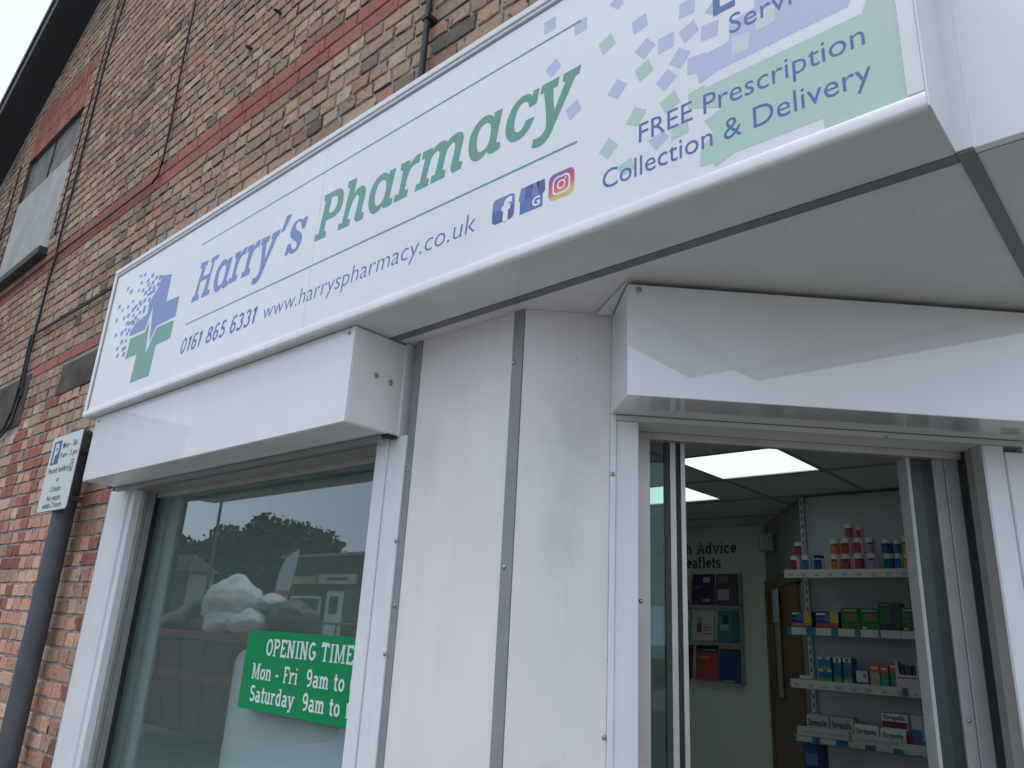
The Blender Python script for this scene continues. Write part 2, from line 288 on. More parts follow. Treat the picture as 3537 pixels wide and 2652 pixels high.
SIGN={"G":{"P":[[[-2.062,2.83],[-1.998,2.826],[-1.997,2.849],[-2.01,2.851],[-2.007,2.891],[-1.972,2.89],[-1.947,2.893],[-1.928,2.905],[-1.921,2.928],[-1.921,2.955],[-1.925,2.973],[-1.937,2.986],[-1.955,2.995],[-2.035,2.996],[-2.034,2.973],[-2.024,2.972],[-2.041,2.853],[-2.061,2.854]],[[-1.99,2.974],[-1.965,2.971],[-1.955,2.963],[-1.952,2.949],[-1.954,2.929],[-1.966,2.914],[-1.986,2.913],[-1.997,2.916]]],"h":[[[-1.931,2.828],[-1.87,2.826],[-1.867,2.849],[-1.882,2.852],[-1.879,2.873],[-1.872,2.899],[-1.861,2.918],[-1.847,2.929],[-1.838,2.925],[-1.833,2.913],[-1.835,2.897],[-1.844,2.849],[-1.843,2.835],[-1.829,2.824],[-1.798,2.826],[-1.797,2.848],[-1.809,2.85],[-1.811,2.857],[-1.804,2.894],[-1.8,2.92],[-1.803,2.939],[-1.815,2.951],[-1.834,2.955],[-1.853,2.949],[-1.863,2.94],[-1.857,2.996],[-1.902,2.999],[-1.904,2.975],[-1.89,2.972],[-1.91,2.848],[-1.929,2.851]]],"a":[[[-1.753,2.825],[-1.766,2.837],[-1.776,2.858],[-1.779,2.887],[-1.775,2.917],[-1.761,2.939],[-1.742,2.953],[-1.722,2.958],[-1.704,2.954],[-1.692,2.944],[-1.687,2.938],[-1.686,2.952],[-1.656,2.951],[-1.674,2.856],[-1.671,2.85],[-1.658,2.847],[-1.659,2.828],[-1.673,2.824],[-1.692,2.824],[-1.703,2.83],[-1.707,2.838],[-1.72,2.826],[-1.737,2.822]],[[-1.733,2.845],[-1.742,2.853],[-1.748,2.873],[-1.748,2.898],[-1.742,2.918],[-1.729,2.931],[-1.712,2.932],[-1.701,2.925],[-1.696,2.911],[-1.695,2.889],[-1.7,2.863],[-1.714,2.847]]],"r":[[[-1.65,2.827],[-1.591,2.826],[-1.586,2.85],[-1.601,2.852],[-1.603,2.858],[-1.598,2.889],[-1.591,2.912],[-1.579,2.925],[-1.563,2.928],[-1.547,2.926],[-1.544,2.955],[-1.56,2.957],[-1.575,2.951],[-1.586,2.94],[-1.591,2.929],[-1.59,2.952],[-1.632,2.954],[-1.632,2.93],[-1.62,2.928],[-1.63,2.849],[-1.648,2.851]]],"m":[[[-1.555,2.828],[-1.497,2.828],[-1.495,2.851],[-1.507,2.853],[-1.508,2.86],[-1.497,2.909],[-1.489,2.924],[-1.477,2.931],[-1.467,2.931],[-1.46,2.924],[-1.459,2.906],[-1.472,2.852],[-1.485,2.853],[-1.488,2.828],[-1.429,2.828],[-1.427,2.852],[-1.438,2.854],[-1.44,2.861],[-1.431,2.91],[-1.42,2.926],[-1.407,2.932],[-1.398,2.929],[-1.395,2.922],[-1.395,2.902],[-1.406,2.856],[-1.407,2.841],[-1.397,2.828],[-1.364,2.83],[-1.359,2.852],[-1.371,2.854],[-1.375,2.862],[-1.367,2.901],[-1.362,2.927],[-1.364,2.943],[-1.372,2.953],[-1.386,2.958],[-1.405,2.957],[-1.42,2.951],[-1.428,2.942],[-1.433,2.95],[-1.443,2.956],[-1.46,2.957],[-1.479,2.952],[-1.492,2.942],[-1.491,2.952],[-1.535,2.954],[-1.535,2.929],[-1.521,2.927],[-1.536,2.85],[-1.552,2.851]]],"c":[[[-1.175,2.831],[-1.189,2.842],[-1.198,2.859],[-1.201,2.88],[-1.198,2.905],[-1.189,2.928],[-1.174,2.946],[-1.157,2.957],[-1.14,2.961],[-1.125,2.958],[-1.116,2.952],[-1.111,2.943],[-1.109,2.959],[-1.088,2.957],[-1.096,2.914],[-1.121,2.913],[-1.122,2.925],[-1.128,2.934],[-1.138,2.939],[-1.15,2.937],[-1.161,2.926],[-1.168,2.908],[-1.17,2.888],[-1.17,2.87],[-1.166,2.859],[-1.157,2.853],[-1.146,2.854],[-1.138,2.862],[-1.132,2.872],[-1.131,2.877],[-1.101,2.876],[-1.108,2.859],[-1.122,2.842],[-1.14,2.83],[-1.157,2.827]]],"y":[[[-1.105,2.783],[-1.087,2.777],[-1.069,2.778],[-1.056,2.786],[-1.044,2.799],[-1.035,2.818],[-0.99,2.9],[-0.972,2.935],[-0.96,2.936],[-0.955,2.96],[-1.009,2.959],[-1.012,2.937],[-1.002,2.935],[-1.035,2.864],[-1.039,2.885],[-1.042,2.933],[-1.027,2.934],[-1.023,2.959],[-1.08,2.96],[-1.084,2.935],[-1.072,2.934],[-1.064,2.883],[-1.059,2.827],[-1.067,2.814],[-1.078,2.805],[-1.088,2.804],[-1.101,2.807]]],"H":[[[-2.927,2.831],[-2.867,2.831],[-2.867,2.853],[-2.883,2.854],[-2.876,2.912],[-2.822,2.912],[-2.832,2.854],[-2.844,2.855],[-2.845,2.832],[-2.78,2.831],[-2.778,2.852],[-2.8,2.856],[-2.782,2.981],[-2.758,2.98],[-2.75,2.999],[-2.814,3.001],[-2.815,2.978],[-2.8,2.977],[-2.808,2.931],[-2.862,2.932],[-2.855,2.98],[-2.841,2.979],[-2.837,2.999],[-2.903,3.003],[-2.902,2.978],[-2.884,2.975],[-2.909,2.856],[-2.925,2.857]]],"s":[[[-2.241,2.83],[-2.221,2.831],[-2.219,2.842],[-2.206,2.83],[-2.186,2.825],[-2.163,2.83],[-2.148,2.847],[-2.141,2.868],[-2.144,2.884],[-2.159,2.9],[-2.181,2.914],[-2.193,2.924],[-2.195,2.938],[-2.187,2.948],[-2.172,2.946],[-2.161,2.936],[-2.153,2.91],[-2.132,2.908],[-2.123,2.95],[-2.145,2.952],[-2.151,2.946],[-2.168,2.956],[-2.189,2.957],[-2.208,2.952],[-2.221,2.935],[-2.225,2.911],[-2.215,2.894],[-2.189,2.876],[-2.174,2.866],[-2.169,2.85],[-2.175,2.84],[-2.19,2.842],[-2.203,2.852],[-2.21,2.872],[-2.232,2.872]]],"'":[[[-2.293,2.941],[-2.268,2.94],[-2.232,2.998],[-2.265,3.0]]]},"O":{"a_h":[-0.976,0.001],"a_2":[0.44,0.005],"r1":[-0.98,0.005],"r2":[-0.886,0.004],"y_h":[-1.341,-0.002]},"E":{"blue":[[[-3.181,3.035],[-3.179,2.903],[-3.056,2.898],[-3.053,2.804],[-3.232,2.802],[-3.271,2.738],[-3.312,2.915],[-3.349,2.813],[-3.51,2.816],[-3.515,2.845],[-3.468,2.873],[-3.359,2.893],[-3.368,2.95],[-3.308,2.994],[-3.295,3.025],[-3.269,3.054]]],"green":[[[-3.497,2.803],[-3.344,2.798],[-3.315,2.844],[-3.286,2.685],[-3.223,2.792],[-3.061,2.789],[-3.06,2.707],[-3.194,2.707],[-3.203,2.57],[-3.39,2.571],[-3.382,2.703],[-3.505,2.705],[-3.496,2.762]]],"dots":[[-3.538,3.129],[-3.487,3.121],[-3.395,3.09],[-3.507,3.084],[-3.434,3.076],[-3.372,3.048],[-3.418,3.051],[-3.343,3.064],[-3.304,3.055],[-3.276,3.049],[-3.663,3.097],[-3.613,3.068],[-3.522,3.05],[-3.471,3.037],[-3.395,3.024],[-3.351,3.021],[-3.312,3.023],[-3.433,3.013],[-3.397,2.995],[-3.371,2.996],[-3.342,3.001],[-3.565,3.005],[-3.475,2.979],[-3.424,2.972],[-3.46,2.963],[-3.374,2.965],[-3.724,3.018],[-3.673,2.987],[-3.612,2.989],[-3.513,2.966],[-3.482,2.945],[-3.405,2.934],[-3.541,2.956],[-3.449,2.92],[-3.406,2.915],[-3.583,2.938],[-3.522,2.924],[-3.63,2.936],[-3.487,2.903],[-3.456,2.887],[-3.719,2.946],[-3.573,2.896],[-3.546,2.889],[-3.522,2.892],[-3.499,2.88],[-3.578,2.866],[-3.534,2.854],[-3.615,2.858],[-3.55,2.838],[-3.685,2.863],[-3.592,2.808],[-3.543,2.802],[-3.628,2.782],[-3.556,2.765],[-3.535,2.765],[-3.606,2.743],[-3.534,2.735]]},"lav":[[[-1.083,3.163],[-1.044,3.162],[-1.042,3.12],[-1.081,3.121]],[[-0.98,3.1],[-0.941,3.1],[-0.94,3.059],[-0.979,3.058]],[[-0.873,3.091],[-0.855,3.107],[-0.83,3.077],[-0.847,3.062]],[[-0.809,3.001],[-0.769,3.007],[-0.764,2.968],[-0.803,2.961]],[[-0.682,2.977],[-0.643,2.976],[-0.645,2.934],[-0.685,2.936]],[[-0.8,2.91],[-0.767,2.934],[-0.744,2.902],[-0.776,2.877]],[[-0.738,2.912],[-0.697,2.911],[-0.697,2.871],[-0.737,2.87]],[[-0.686,2.901],[-0.648,2.916],[-0.636,2.88],[-0.672,2.864]],[[-0.711,2.829],[-0.685,2.86],[-0.657,2.835],[-0.682,2.802]],[[-0.745,2.794],[-0.714,2.819],[-0.69,2.788],[-0.722,2.763]],[[-1.071,3.003],[-1.036,3.023],[-1.018,2.988],[-1.053,2.969]],[[-0.999,2.844],[-0.965,2.863],[-0.949,2.828],[-0.984,2.809]],[[-0.875,2.829],[-0.848,2.861],[-0.819,2.833],[-0.846,2.803]],[[-0.765,2.655],[-0.731,2.663],[-0.711,2.644],[-0.745,2.622]],[[-0.665,2.82],[-0.624,2.814],[-0.624,2.809],[-0.569,2.812],[-0.567,2.861],[-0.512,2.863],[-0.507,2.959],[-0.31,2.828],[-0.322,2.785],[-0.333,2.757],[-0.432,2.756],[-0.526,2.753],[-0.593,2.752],[-0.638,2.74],[-0.646,2.771],[-0.667,2.777]],[[-0.63,2.886],[-0.589,2.881],[-0.594,2.842],[-0.633,2.845]],[[-0.622,2.917],[-0.599,2.939],[-0.578,2.903],[-0.595,2.892]]],"grn":[[[-0.904,2.991],[-0.867,3.006],[-0.853,2.967],[-0.889,2.952]],[[-0.8,2.858],[-0.763,2.873],[-0.75,2.837],[-0.786,2.819]],[[-0.735,2.739],[-0.698,2.754],[-0.684,2.719],[-0.722,2.703]],[[-0.823,2.725],[-0.8,2.76],[-0.768,2.737],[-0.792,2.705]],[[-0.896,2.68],[-0.869,2.709],[-0.843,2.68],[-0.871,2.653]],[[-0.846,2.62],[-0.808,2.632],[-0.799,2.601],[-0.831,2.594]],[[-0.707,2.658],[-0.669,2.672],[-0.666,2.633],[-0.707,2.63]],[[-0.665,2.728],[-0.627,2.732],[-0.625,2.724],[-0.312,2.729],[-0.302,2.754],[-0.292,2.803],[-0.249,2.775],[-0.255,2.511],[-0.393,2.512],[-0.395,2.54],[-0.569,2.541],[-0.608,2.525],[-0.614,2.537],[-0.643,2.539],[-0.639,2.582],[-0.611,2.606],[-0.63,2.644],[-0.591,2.658],[-0.667,2.692]]],"pale":[[[-0.563,2.817],[-0.524,2.81],[-0.527,2.769],[-0.565,2.769]],[[-0.509,2.851],[-0.469,2.847],[-0.471,2.804],[-0.511,2.804]]]}

# ================================================================== SETTING
def struct(name,mb,m,**k): return tag(mb.build(name,m,**k),kind='structure')
ASPH=mat('asphalt',(.10,.10,.102),.9,var=.3,scale=1.5,bump=.4,bscale=60)
PAVE=mat('concrete_paving',(.31,.305,.30),.9,var=.25,scale=2,bump=.2,bscale=40)
struct('ground',MB().quad((-400,-400,-.10),(400,-400,-.10),(400,400,-.10),(-400,400,-.10)),mat('earth',(.09,.1,.06),.95,var=.3,scale=.3))
struct('road',MB().quad((-200,-9.5,-.092),(200,-9.5,-.092),(200,-2.6,-.092),(-200,-2.6,-.092)),ASPH)
struct('pavement',MB().box(-60,60,-2.6,0.02,-.3,.0),PAVE)
struct('far_pavement',MB().box(-120,60,-14,-9.5,-.3,.0),PAVE)

# ------------------------------------------------------------------ brick building
bld=thing('brick_building',(-4,0,0),'old two storey building of mottled tan and red brick behind the white shop sign','building')
SL_=.64
def verge(x): return 6.936+SL_*(x+6.734)
backing=MB()
def wallpoly(x0,x1,z0,z1): backing.quad((x0,.0,z0),(x1,.0,z0),(x1,.0,z1),(x0,.0,z1))
# backing wall (mortar) with the boarded window left out and the shopfront left out
WX0,WX1,WZ0,WZ1=-7.65,-6.285,4.2,5.572
def vq(*p): backing.quad(*[(x,0.0,z) for x,z in p])
vq((-12,0),(-3.975,0),(-3.975,2.48),(-12,2.48))
vq((-12,2.48),(-3.975,2.48),(-3.975,2.52),(-12,2.52)); vq((-12,2.52),(-.25,2.52),(-.25,WZ0),(-12,WZ0))
vq((-12,WZ0),(WX0,WZ0),(WX0,verge(WX0)),(-12,verge(-12)))
vq((WX1,WZ0),(-.25,WZ0),(-.25,9.5),(-2.728,9.5),(WX1,verge(WX1)))
vq((WX0,WZ1),(WX1,WZ1),(WX1,verge(WX1)),(WX0,verge(WX0)))
backing.build('mortar_wall',MORT,bld)
# individual bricks, one mesh with a colour of its own for each brick
PAL=[((.335,.25,.185),20),((.31,.22,.17),22),((.35,.275,.205),13),((.32,.205,.155),13),((.28,.22,.175),14),((.385,.315,.245),7),((.175,.145,.13),4),((.245,.185,.155),9),((.34,.19,.13),2)]
PALW=[p for p,wt in PAL for _ in range(wt)]
REDP=[(.27,.115,.09),(.30,.125,.10),(.245,.105,.085),(.265,.12,.10)]
LOWP=[(.46,.295,.22),(.43,.265,.20),(.49,.335,.25),(.40,.245,.185),(.44,.25,.185),(.41,.30,.225),(.33,.205,.165),(.49,.355,.27)]
vb=[];fb=[];cb=[]
def brick(x0,x1,z0,z1,col,clean=False):
    n=len(vb); j=.0012 if clean else .0038
    dpt=-.006-random.random()*(.002 if clean else .004)
    w_=x1-x0;h_=z1-z0
    rim=[]
    for (a,b) in ((0,0),(.5,0),(1,0),(1,.5),(1,1),(.5,1),(0,1),(0,.5)):
        rim.append((x0+a*w_+random.uniform(-j,j),z0+b*h_+random.uniform(-j,j)))
    cx,cz=(x0+x1)/2,(z0+z1)/2
    tx,tz=random.uniform(-.012,.012),random.uniform(-.018,.018)
    for x,z in rim: vb.append((x,.004,z))
    for x,z in rim:
        vb.append((cx+(x-cx)*(1-.002/w_*1.6),dpt+.0025+(x-cx)*tx+(z-cz)*tz,cz+(z-cz)*(1-.002/h_*1.6)))
    for x,z in rim:
        vb.append((cx+(x-cx)*(1-.006/w_*1.6),dpt+(x-cx)*tx+(z-cz)*tz,cz+(z-cz)*(1-.006/h_*1.6)))
    fs=[]
    for r in (0,1):
        for k in range(8): fs.append((n+r*8+k,n+r*8+(k+1)%8,n+(r+1)*8+(k+1)%8,n+(r+1)*8+k))
    fs.append(tuple(n+16+k for k in range(8)))
    fb.extend(fs)
    v=random.uniform(.9,1.1); col=(col[0]*1.22,col[1]*1.15,col[2]*1.1)
    cc=tuple(c*v for c in col); dark_tone=(.10,.082,.072)
    for q in range(16):      # some arris faces coloured dark, mostly along the lower and the left edges
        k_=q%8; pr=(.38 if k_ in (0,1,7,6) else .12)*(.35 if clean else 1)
        cb.append(dark_tone if random.random()<pr else cc)
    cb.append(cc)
C_H=.0751
BAND=(4.0,4.165)
def inwin(x0,x1,z0,z1):
    return x1>WX0+.005 and x0<WX1-.005 and z1>WZ0-.01 and z0<WZ1+.53
LINT=[(-5.185,-4.0,2.865,3.078),(-8.2,-5.80,2.77,3.15)]
def inlint(x0,x1,z0,z1):
    return any(x1>a+.004 and x0<b-.004 and z1>c+.01 and z0<d-.01 for a,b,c,d in LINT)
def place(x0,x1,z0,z1,col,clean=False):
    # leave holes for window, lintels, shopfront, verge
    if inwin(x0,x1,z0,z1):
        if x0<WX0<x1: x1=WX0-.004
        elif x0<WX1<x1: x0=WX1+.004
        else: return
        if x1-x0<.03: return
    if inlint(x0,x1,z0,z1):
        for a,b,c,d in LINT:
            if z1>c+.01 and z0<d-.01:
                if x0<a<x1: x1=a-.004
                elif x0<b<x1: x0=b+.004
                elif x1>a and x0<b: return
        if x1-x0<.03: return
    if z0<2.515 and x1>-3.985:
        if x0>-4.01: return
        x1=-3.985
    if z1>verge(x0)-.01 or x0>-.30: return
    x1=min(x1,-.255)
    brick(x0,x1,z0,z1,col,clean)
z=0.02; row=0
while z<8.6:
    band=3.99<z+.04<4.165
    ch=.0838 if band else C_H
    x=-11.4-random.random()*.2; 
    k=0
    redlow=abs((z+ch/2)-3.137)<.03; redmid=abs((z+ch/2)-2.87)<.03
    while x<-.30:
        if band or redlow or (redmid and -5.9<x<-5.3): L=.24; x_off=.12 if row%2 else 0
        else:
            L=random.choice((.115,.115,.115,.113,.118,.225))
        if k==0 and band: x-=x_off
        x1=x+L-(.006 if band else .011); zz0,zz1=z+.0055,z+ch-.0055
        lowmix=max(0,min(1,(3.0-z)/.9))
        if band or (redlow and -5.85<x<-4.5) or (redmid and -5.9<x<-5.3): place(x,x1,zz0+.001-.003,zz1+.003,random.choice(REDP),True)
        else:
            col=random.choice(LOWP) if random.random()<lowmix else random.choice(PALW)
            # toothed red jamb bricks of the two bricked-up ground floor windows
            blk=(row//2)%2
            if z<2.9 and ((-5.80<x+L/2<-5.80+(.23 if blk else .12)) or (-5.17-(.10 if blk else .22)<x+L/2<-5.17+.02) or (-4.09<x+L/2<-3.99 and not blk)): col=random.choice(REDP)
            # soot staining: darker clumps
            s=noise.noise((x*.9,z*.9,3.1)); 
            if s>.22 and random.random()<.4: col=tuple(c*.72 for c in col)
            place(x+random.uniform(-.001,.001),x1,zz0,zz1,col)
        x+=L; k+=1
    z+=ch; row+=1
# red rubbed-brick flat arch over the boarded window
nA=19
for i in range(nA):
    t0,t1=i/nA,(i+1)/nA
    xa,xb=WX0-.05+(WX1-WX0+.1)*t0,WX0-.05+(WX1-WX0+.1)*t1
    for lv in range(3):
        za=5.575+lv*.175; ox=(t0+t1-1)*.06*lv
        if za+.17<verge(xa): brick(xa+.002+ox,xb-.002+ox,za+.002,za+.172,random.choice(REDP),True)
me=bpy.data.meshes.new('bricks'); o0=Vector(bld.location)
me.from_pydata([tuple(Vector(v)-o0) for v in vb],[],fb)
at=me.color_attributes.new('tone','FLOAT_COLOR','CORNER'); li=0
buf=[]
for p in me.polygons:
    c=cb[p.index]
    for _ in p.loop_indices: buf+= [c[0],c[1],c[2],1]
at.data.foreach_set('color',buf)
BR=bpy.data.materials.new('rough_brick'); BR.use_nodes=True; n=BR.node_tree; L=n.links; b=n.nodes['Principled BSDF']
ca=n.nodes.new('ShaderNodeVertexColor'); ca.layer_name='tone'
tc=n.nodes.new('ShaderNodeTexCoord')
nz=n.nodes.new('ShaderNodeTexNoise'); nz.inputs['Scale'].default_value=38; nz.inputs['Detail'].default_value=7; nz.inputs['Roughness'].default_value=.7; L.new(tc.outputs['Object'],nz.inputs[0])
mr=n.nodes.new('ShaderNodeMapRange'); mr.inputs[1].default_value=.3;mr.inputs[2].default_value=.75;mr.inputs[3].default_value=.80;mr.inputs[4].default_value=1.25; L.new(nz.outputs[0],mr.inputs[0])
mu=n.nodes.new('ShaderNodeMix'); mu.data_type='RGBA'; mu.blend_type='MULTIPLY'; mu.inputs[0].default_value=1; L.new(ca.outputs[0],mu.inputs[6]); L.new(mr.outputs[0],mu.inputs[7])
vo=n.nodes.new('ShaderNodeTexNoise'); vo.inputs['Scale'].default_value=42; vo.inputs['Detail'].default_value=2.5; L.new(tc.outputs['Object'],vo.inputs[0])
m2=n.nodes.new('ShaderNodeMapRange'); m2.inputs[1].default_value=.655;m2.inputs[2].default_value=.70;m2.inputs[4].default_value=.8; L.new(vo.outputs[0],m2.inputs[0])
mx=n.nodes.new('ShaderNodeMix'); mx.data_type='RGBA'; mx.inputs[7].default_value=(.035,.028,.025,1); L.new(m2.outputs[0],mx.inputs[0]); L.new(mu.outputs[2],mx.inputs[6]); L.new(mx.outputs[2],b.inputs['Base Color'])
b.inputs['Roughness'].default_value=.92; b.inputs['Specular IOR Level'].default_value=.2
bp=n.nodes.new('ShaderNodeBump'); bp.inputs['Strength'].default_value=.7; bp.inputs['Distance'].default_value=.006; L.new(nz.outputs[0],bp.inputs['Height']); L.new(bp.outputs[0],b.inputs['Normal'])
me.materials.append(BR)
bo=bpy.data.objects.new('brickwork',me); COL.objects.link(bo); bo.parent=bld
# body of the building behind the wall and its roof
body=MB(); body.prism([(-12,0),(-4.45,0),(-4.45,3.4),(-.25,3.4),(-.25,9.4),(-2.9,9.4),(-12,verge(-12)-.05)],'y',.16,8.5)
SIDEB=bpy.data.materials.new('side_wall_brick'); SIDEB.use_nodes=True; n=SIDEB.node_tree; L=n.links; b=n.nodes['Principled BSDF']; b.inputs['Roughness'].default_value=.92
tc=n.nodes.new('ShaderNodeTexCoord'); sp_=n.nodes.new('ShaderNodeSeparateXYZ'); cbn=n.nodes.new('ShaderNodeCombineXYZ'); L.new(tc.outputs['Object'],sp_.inputs[0]); L.new(sp_.outputs[1],cbn.inputs[0]); L.new(sp_.outputs[2],cbn.inputs[1])
bk=n.nodes.new('ShaderNodeTexBrick'); bk.inputs['Scale'].default_value=1; bk.inputs['Brick Width'].default_value=.225; bk.inputs['Row Height'].default_value=.0751; bk.inputs['Mortar Size'].default_value=.006
bk.inputs['Color1'].default_value=(.335,.23,.165,1); bk.inputs['Color2'].default_value=(.23,.165,.13,1); bk.inputs['Mortar'].default_value=(.33,.31,.29,1); L.new(cbn.outputs[0],bk.inputs[0]); L.new(bk.outputs[0],b.inputs['Base Color'])
body.build('inner_leaf',SIDEB,bld)
rf=MB()
for (a,b_) in ((-12.2,-.5),):
    z0,z1=verge(a),verge(b_)
    rf.add([(a,-.29,z0+.14),(b_,-.29,z1+.14),(b_,9,z1+.14),(a,9,z0+.14),(a,-.29,z0+.22),(b_,-.29,z1+.22),(b_,9,z1+.22),(a,9,z0+.22)],[(0,3,2,1),(4,5,6,7),(0,1,5,4),(1,2,6,5),(2,3,7,6),(3,0,4,7)])
rf.build('slate_roof',mat('slate',(.06,.065,.075),.7,var=.3,scale=8),bld)
vg=MB(); a,b_=-12.2,-.5
vg.add([(a,-.275,verge(a)-.012),(b_,-.275,verge(b_)-.012),(b_,.05,verge(b_)-.012),(a,.05,verge(a)-.012),(a,-.275,verge(a)+.13),(b_,-.275,verge(b_)+.13),(b_,.05,verge(b_)+.13),(a,.05,verge(a)+.13)],[(0,3,2,1),(4,5,6,7),(0,1,5,4),(1,2,6,5),(2,3,7,6),(3,0,4,7)])
vg.build('verge_board',mat('dark_painted_timber',(.035,.042,.05),.6,var=.25,scale=5),bld)
# boarded window
wb=MB().box(WX0,WX1,.028,.05,5.13,WZ1).build('upper_board',mat('mouldy_grey_board',(.20,.205,.20),.9,var=.55,scale=7,bump=.5,bscale=60),bld)
wl=MB().box(WX0,WX1,.004,.024,WZ0,5.125).build('lower_board',mat('pale_grey_board',(.43,.435,.43),.85,var=.3,scale=3.5,bump=.3,bscale=40),bld)
rv=MB(); rv.box(WX0-.02,WX0,0,.16,WZ0,WZ1); rv.box(WX1,WX1+.02,0,.16,WZ0,WZ1); rv.box(WX0,WX1,0,.16,WZ1,WZ1+.02); rv.build('window_reveal',mat('reveal_brick',(.16,.1,.075),.95,var=.4,scale=12),bld)
MB().box(-7.02,-6.99,.020,.03,5.13,WZ1).build('board_joint',DARK,wb)
MB().box(WX0-.06,WX1+.06,-.07,.12,4.17,4.235).build('window_sill',mat('dark_stone_sill',(.055,.07,.065),.8,var=.4,scale=9),bld,bevel=.006)
STN=mat('sooty_stone_lintel',(.095,.082,.065),.95,var=.55,scale=6,bump=.6,bscale=50)
for a,b_,c,d in LINT: MB().box(a+.004,b_-.004,-.012,.05,c+.004,d-.004).build('stone_lintel',STN,bld,bevel=.008)
PIT=mat('rust_iron',(.03,.028,.028),.8)
for (x_,z_) in ((-3.361,4.507),(-3.111,4.596)):
    MB().tube([(x_,.01,z_),(x_,-.04,z_),(x_+.03,-.045,z_-.03)],.009).build('iron_hook',PIT,bld)

# cables and pipe on the wall
CAB=mat('black_cable_sheath',(.012,.013,.015),.55)
def cable(name,pts,r,label):
    o=MB().tube([(x,-.018-r+random.uniform(-.003,.003),z) for x,z in pts],r,6).build(name,CAB,loc=(pts[-1][0],0,pts[-1][1]),smooth=True); return tag(o,label,'cable')
cable('wall_cable',[(-4.28,7.0),(-4.276,5.401),(-4.268,4.929),(-4.236,4.423),(-4.222,4.155),(-4.245,4.075),(-4.324,4.053),(-4.969,4.055),(-6.036,4.072),(-7.4,4.07),(-10.5,4.08)],.007,'black cable that drops down the brick wall then bends along the red brick band')
cable('wall_cable',[(-5.83,6.6),(-5.855,6.382),(-5.879,6.124),(-5.92,5.79),(-5.934,5.303),(-5.919,4.634),(-5.91,4.237),(-5.90,4.018),(-5.92,3.9),(-5.897,3.623),(-5.92,3.395),(-5.895,3.221),(-5.86,2.985),(-5.917,2.8),(-6.139,2.713),(-6.6,2.70)],.009,'thin black cable running straight down the bricks beside the boarded window')
cable('wall_cable',[(-3.9,3.431),(-4.643,3.431),(-5.083,3.43),(-5.715,3.445),(-5.95,3.447),(-5.972,3.38),(-5.959,3.303),(-5.945,3.056),(-5.968,2.88),(-6.057,2.781),(-6.186,2.765),(-6.8,2.76)],.009,'black cable coming level from behind the sign and turning down by the stone lintel')
cable('wall_cable',[(-6.02,6.5),(-6.06,6.1),(-6.09,5.5),(-6.1,4.9),(-6.1,4.3)],.006,'short thin cable down the bricks closest to the boarded window')
cable('wall_cable',[(-7.82,5.6),(-7.80,5.1),(-7.83,4.6),(-7.82,4.2)],.008,'cable on the far side of the boarded window, at the left edge')
dp=thing('downpipe',(-1.85,-.05,3.2),'narrow black pipe rising up the bricks from behind the top of the sign','pipe')
MB().tube([(-1.85,-.035,3.1),(-1.85,-.035,9.0)],.0125,10).build('pipe',CAB,dp,smooth=True)
for z_ in (3.78,4.7): MB().box(-1.868,-1.832,-.05,0,z_,z_+.02).build('pipe_clip',CAB,dp)
wire=MB().tube([(-9.2,-.5,8.0),(-9.6,-.52,7.75),(-11.5,-.7,6.6),(-16,-1,5.6)],.006,6).build('overhead_wire',mat('grey_wire',(.3,.3,.32),.6),loc=(-9.2,-.5,8.0)); tag(wire,'thin grey wire hanging in the sky off the dark roof edge','wire')

# ================================================================== SHOP SIGN
X0,X1,Z0,Z1=-3.858,-.226,2.48,3.243
SF=-.242  # face plane
sign=thing('shop_sign',(-2.04,-.1,2.48),'long white shop sign lettered in blue and green with a pixelated cross','sign')
def PS(u,v,d): return (u,SF-d*.3,v)
MB().box(X0+.02,X1-.02,SF,SF+.02,Z0+.02,Z1-.02).build('face_panel',WHITE,sign)
# frame: rounded aluminium profile along the four edges
def prof_bottom():
    r=.009; pts=[(SF+.004,Z0+.031),(-.249,Z0+.031),(-.2505,Z0+.028)]
    pts+=[(-.2505+r-r*math.cos(a),Z0+r-r*math.sin(a)) for a in [R_(t) for t in (0,18,36,54,72,90)]]
    pts+=[(-.2385,Z0),(-.2385,Z0+.01),(SF+.004,Z0+.014)]
    return pts
fr=MB(); fr.prism(prof_bottom(),'x',X0,X1)
fr.build('bottom_frame',UPVC,sign,smooth=True)
ft=MB(); ft.box(X0,X1,-.2505,-.2,Z1-.022,Z1); ft.box(X0,X1,-.246,-.22,Z1-.034,Z1-.0222)
ft.build('top_frame',UPVC,sign,bevel=.003)
MB().box(X0+.03,X1-.03,-.2445,SF+.004,Z1-.041,Z1-.0345).build('frame_groove',mat('groove_grey',(.22,.22,.24),.5),sign)
for a,b_ in ((X0,X0+.028),(X1-.028,X1)): MB().box(a,b_,-.2500,-.2,Z0+.032,Z1-.0225).build('side_frame',UPVC,sign,bevel=.003)
MB().box(X0+.0285,X0+.034,-.2445,SF+.004,Z0+.035,Z1-.042).build('frame_groove',mat('groove_grey',(.22,.22,.24),.5),sign)
un=MB(); un.box(X0+.002,X1,-.2380,-.0805,Z0+.001,Z0+.012); un.box(X0+.002,X1,-.196,-.012,Z1-.012,Z1-.001)
un.box(X0+.002,X0+.012,-.2,-.012,Z0+.0125,Z1-.0125); un.box(X1-.010,X1,-.2,-.0815,Z0+.0125,Z1-.0125)
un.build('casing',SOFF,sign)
MB().box(X1+.0003,X1+.004,-.2485,-.0815,Z0+.003,Z1-.003).build('end_plate',UPVC,sign)
MB().box(-2.0552,-2.0540,-.2424,SF+.002,Z0+.0315,Z1-.043).build('panel_seam',mat('seam_grey',(.55,.56,.58),.5),sign)
G=SIGN['G'];O=SIGN['O']
def glyph(c,off=(0,0)):
    out=[]
    for lp in G[c]: out.append(smoothloop([(x+off[0],z_+off[1]) for x,z_ in lp],1,48))
    return out
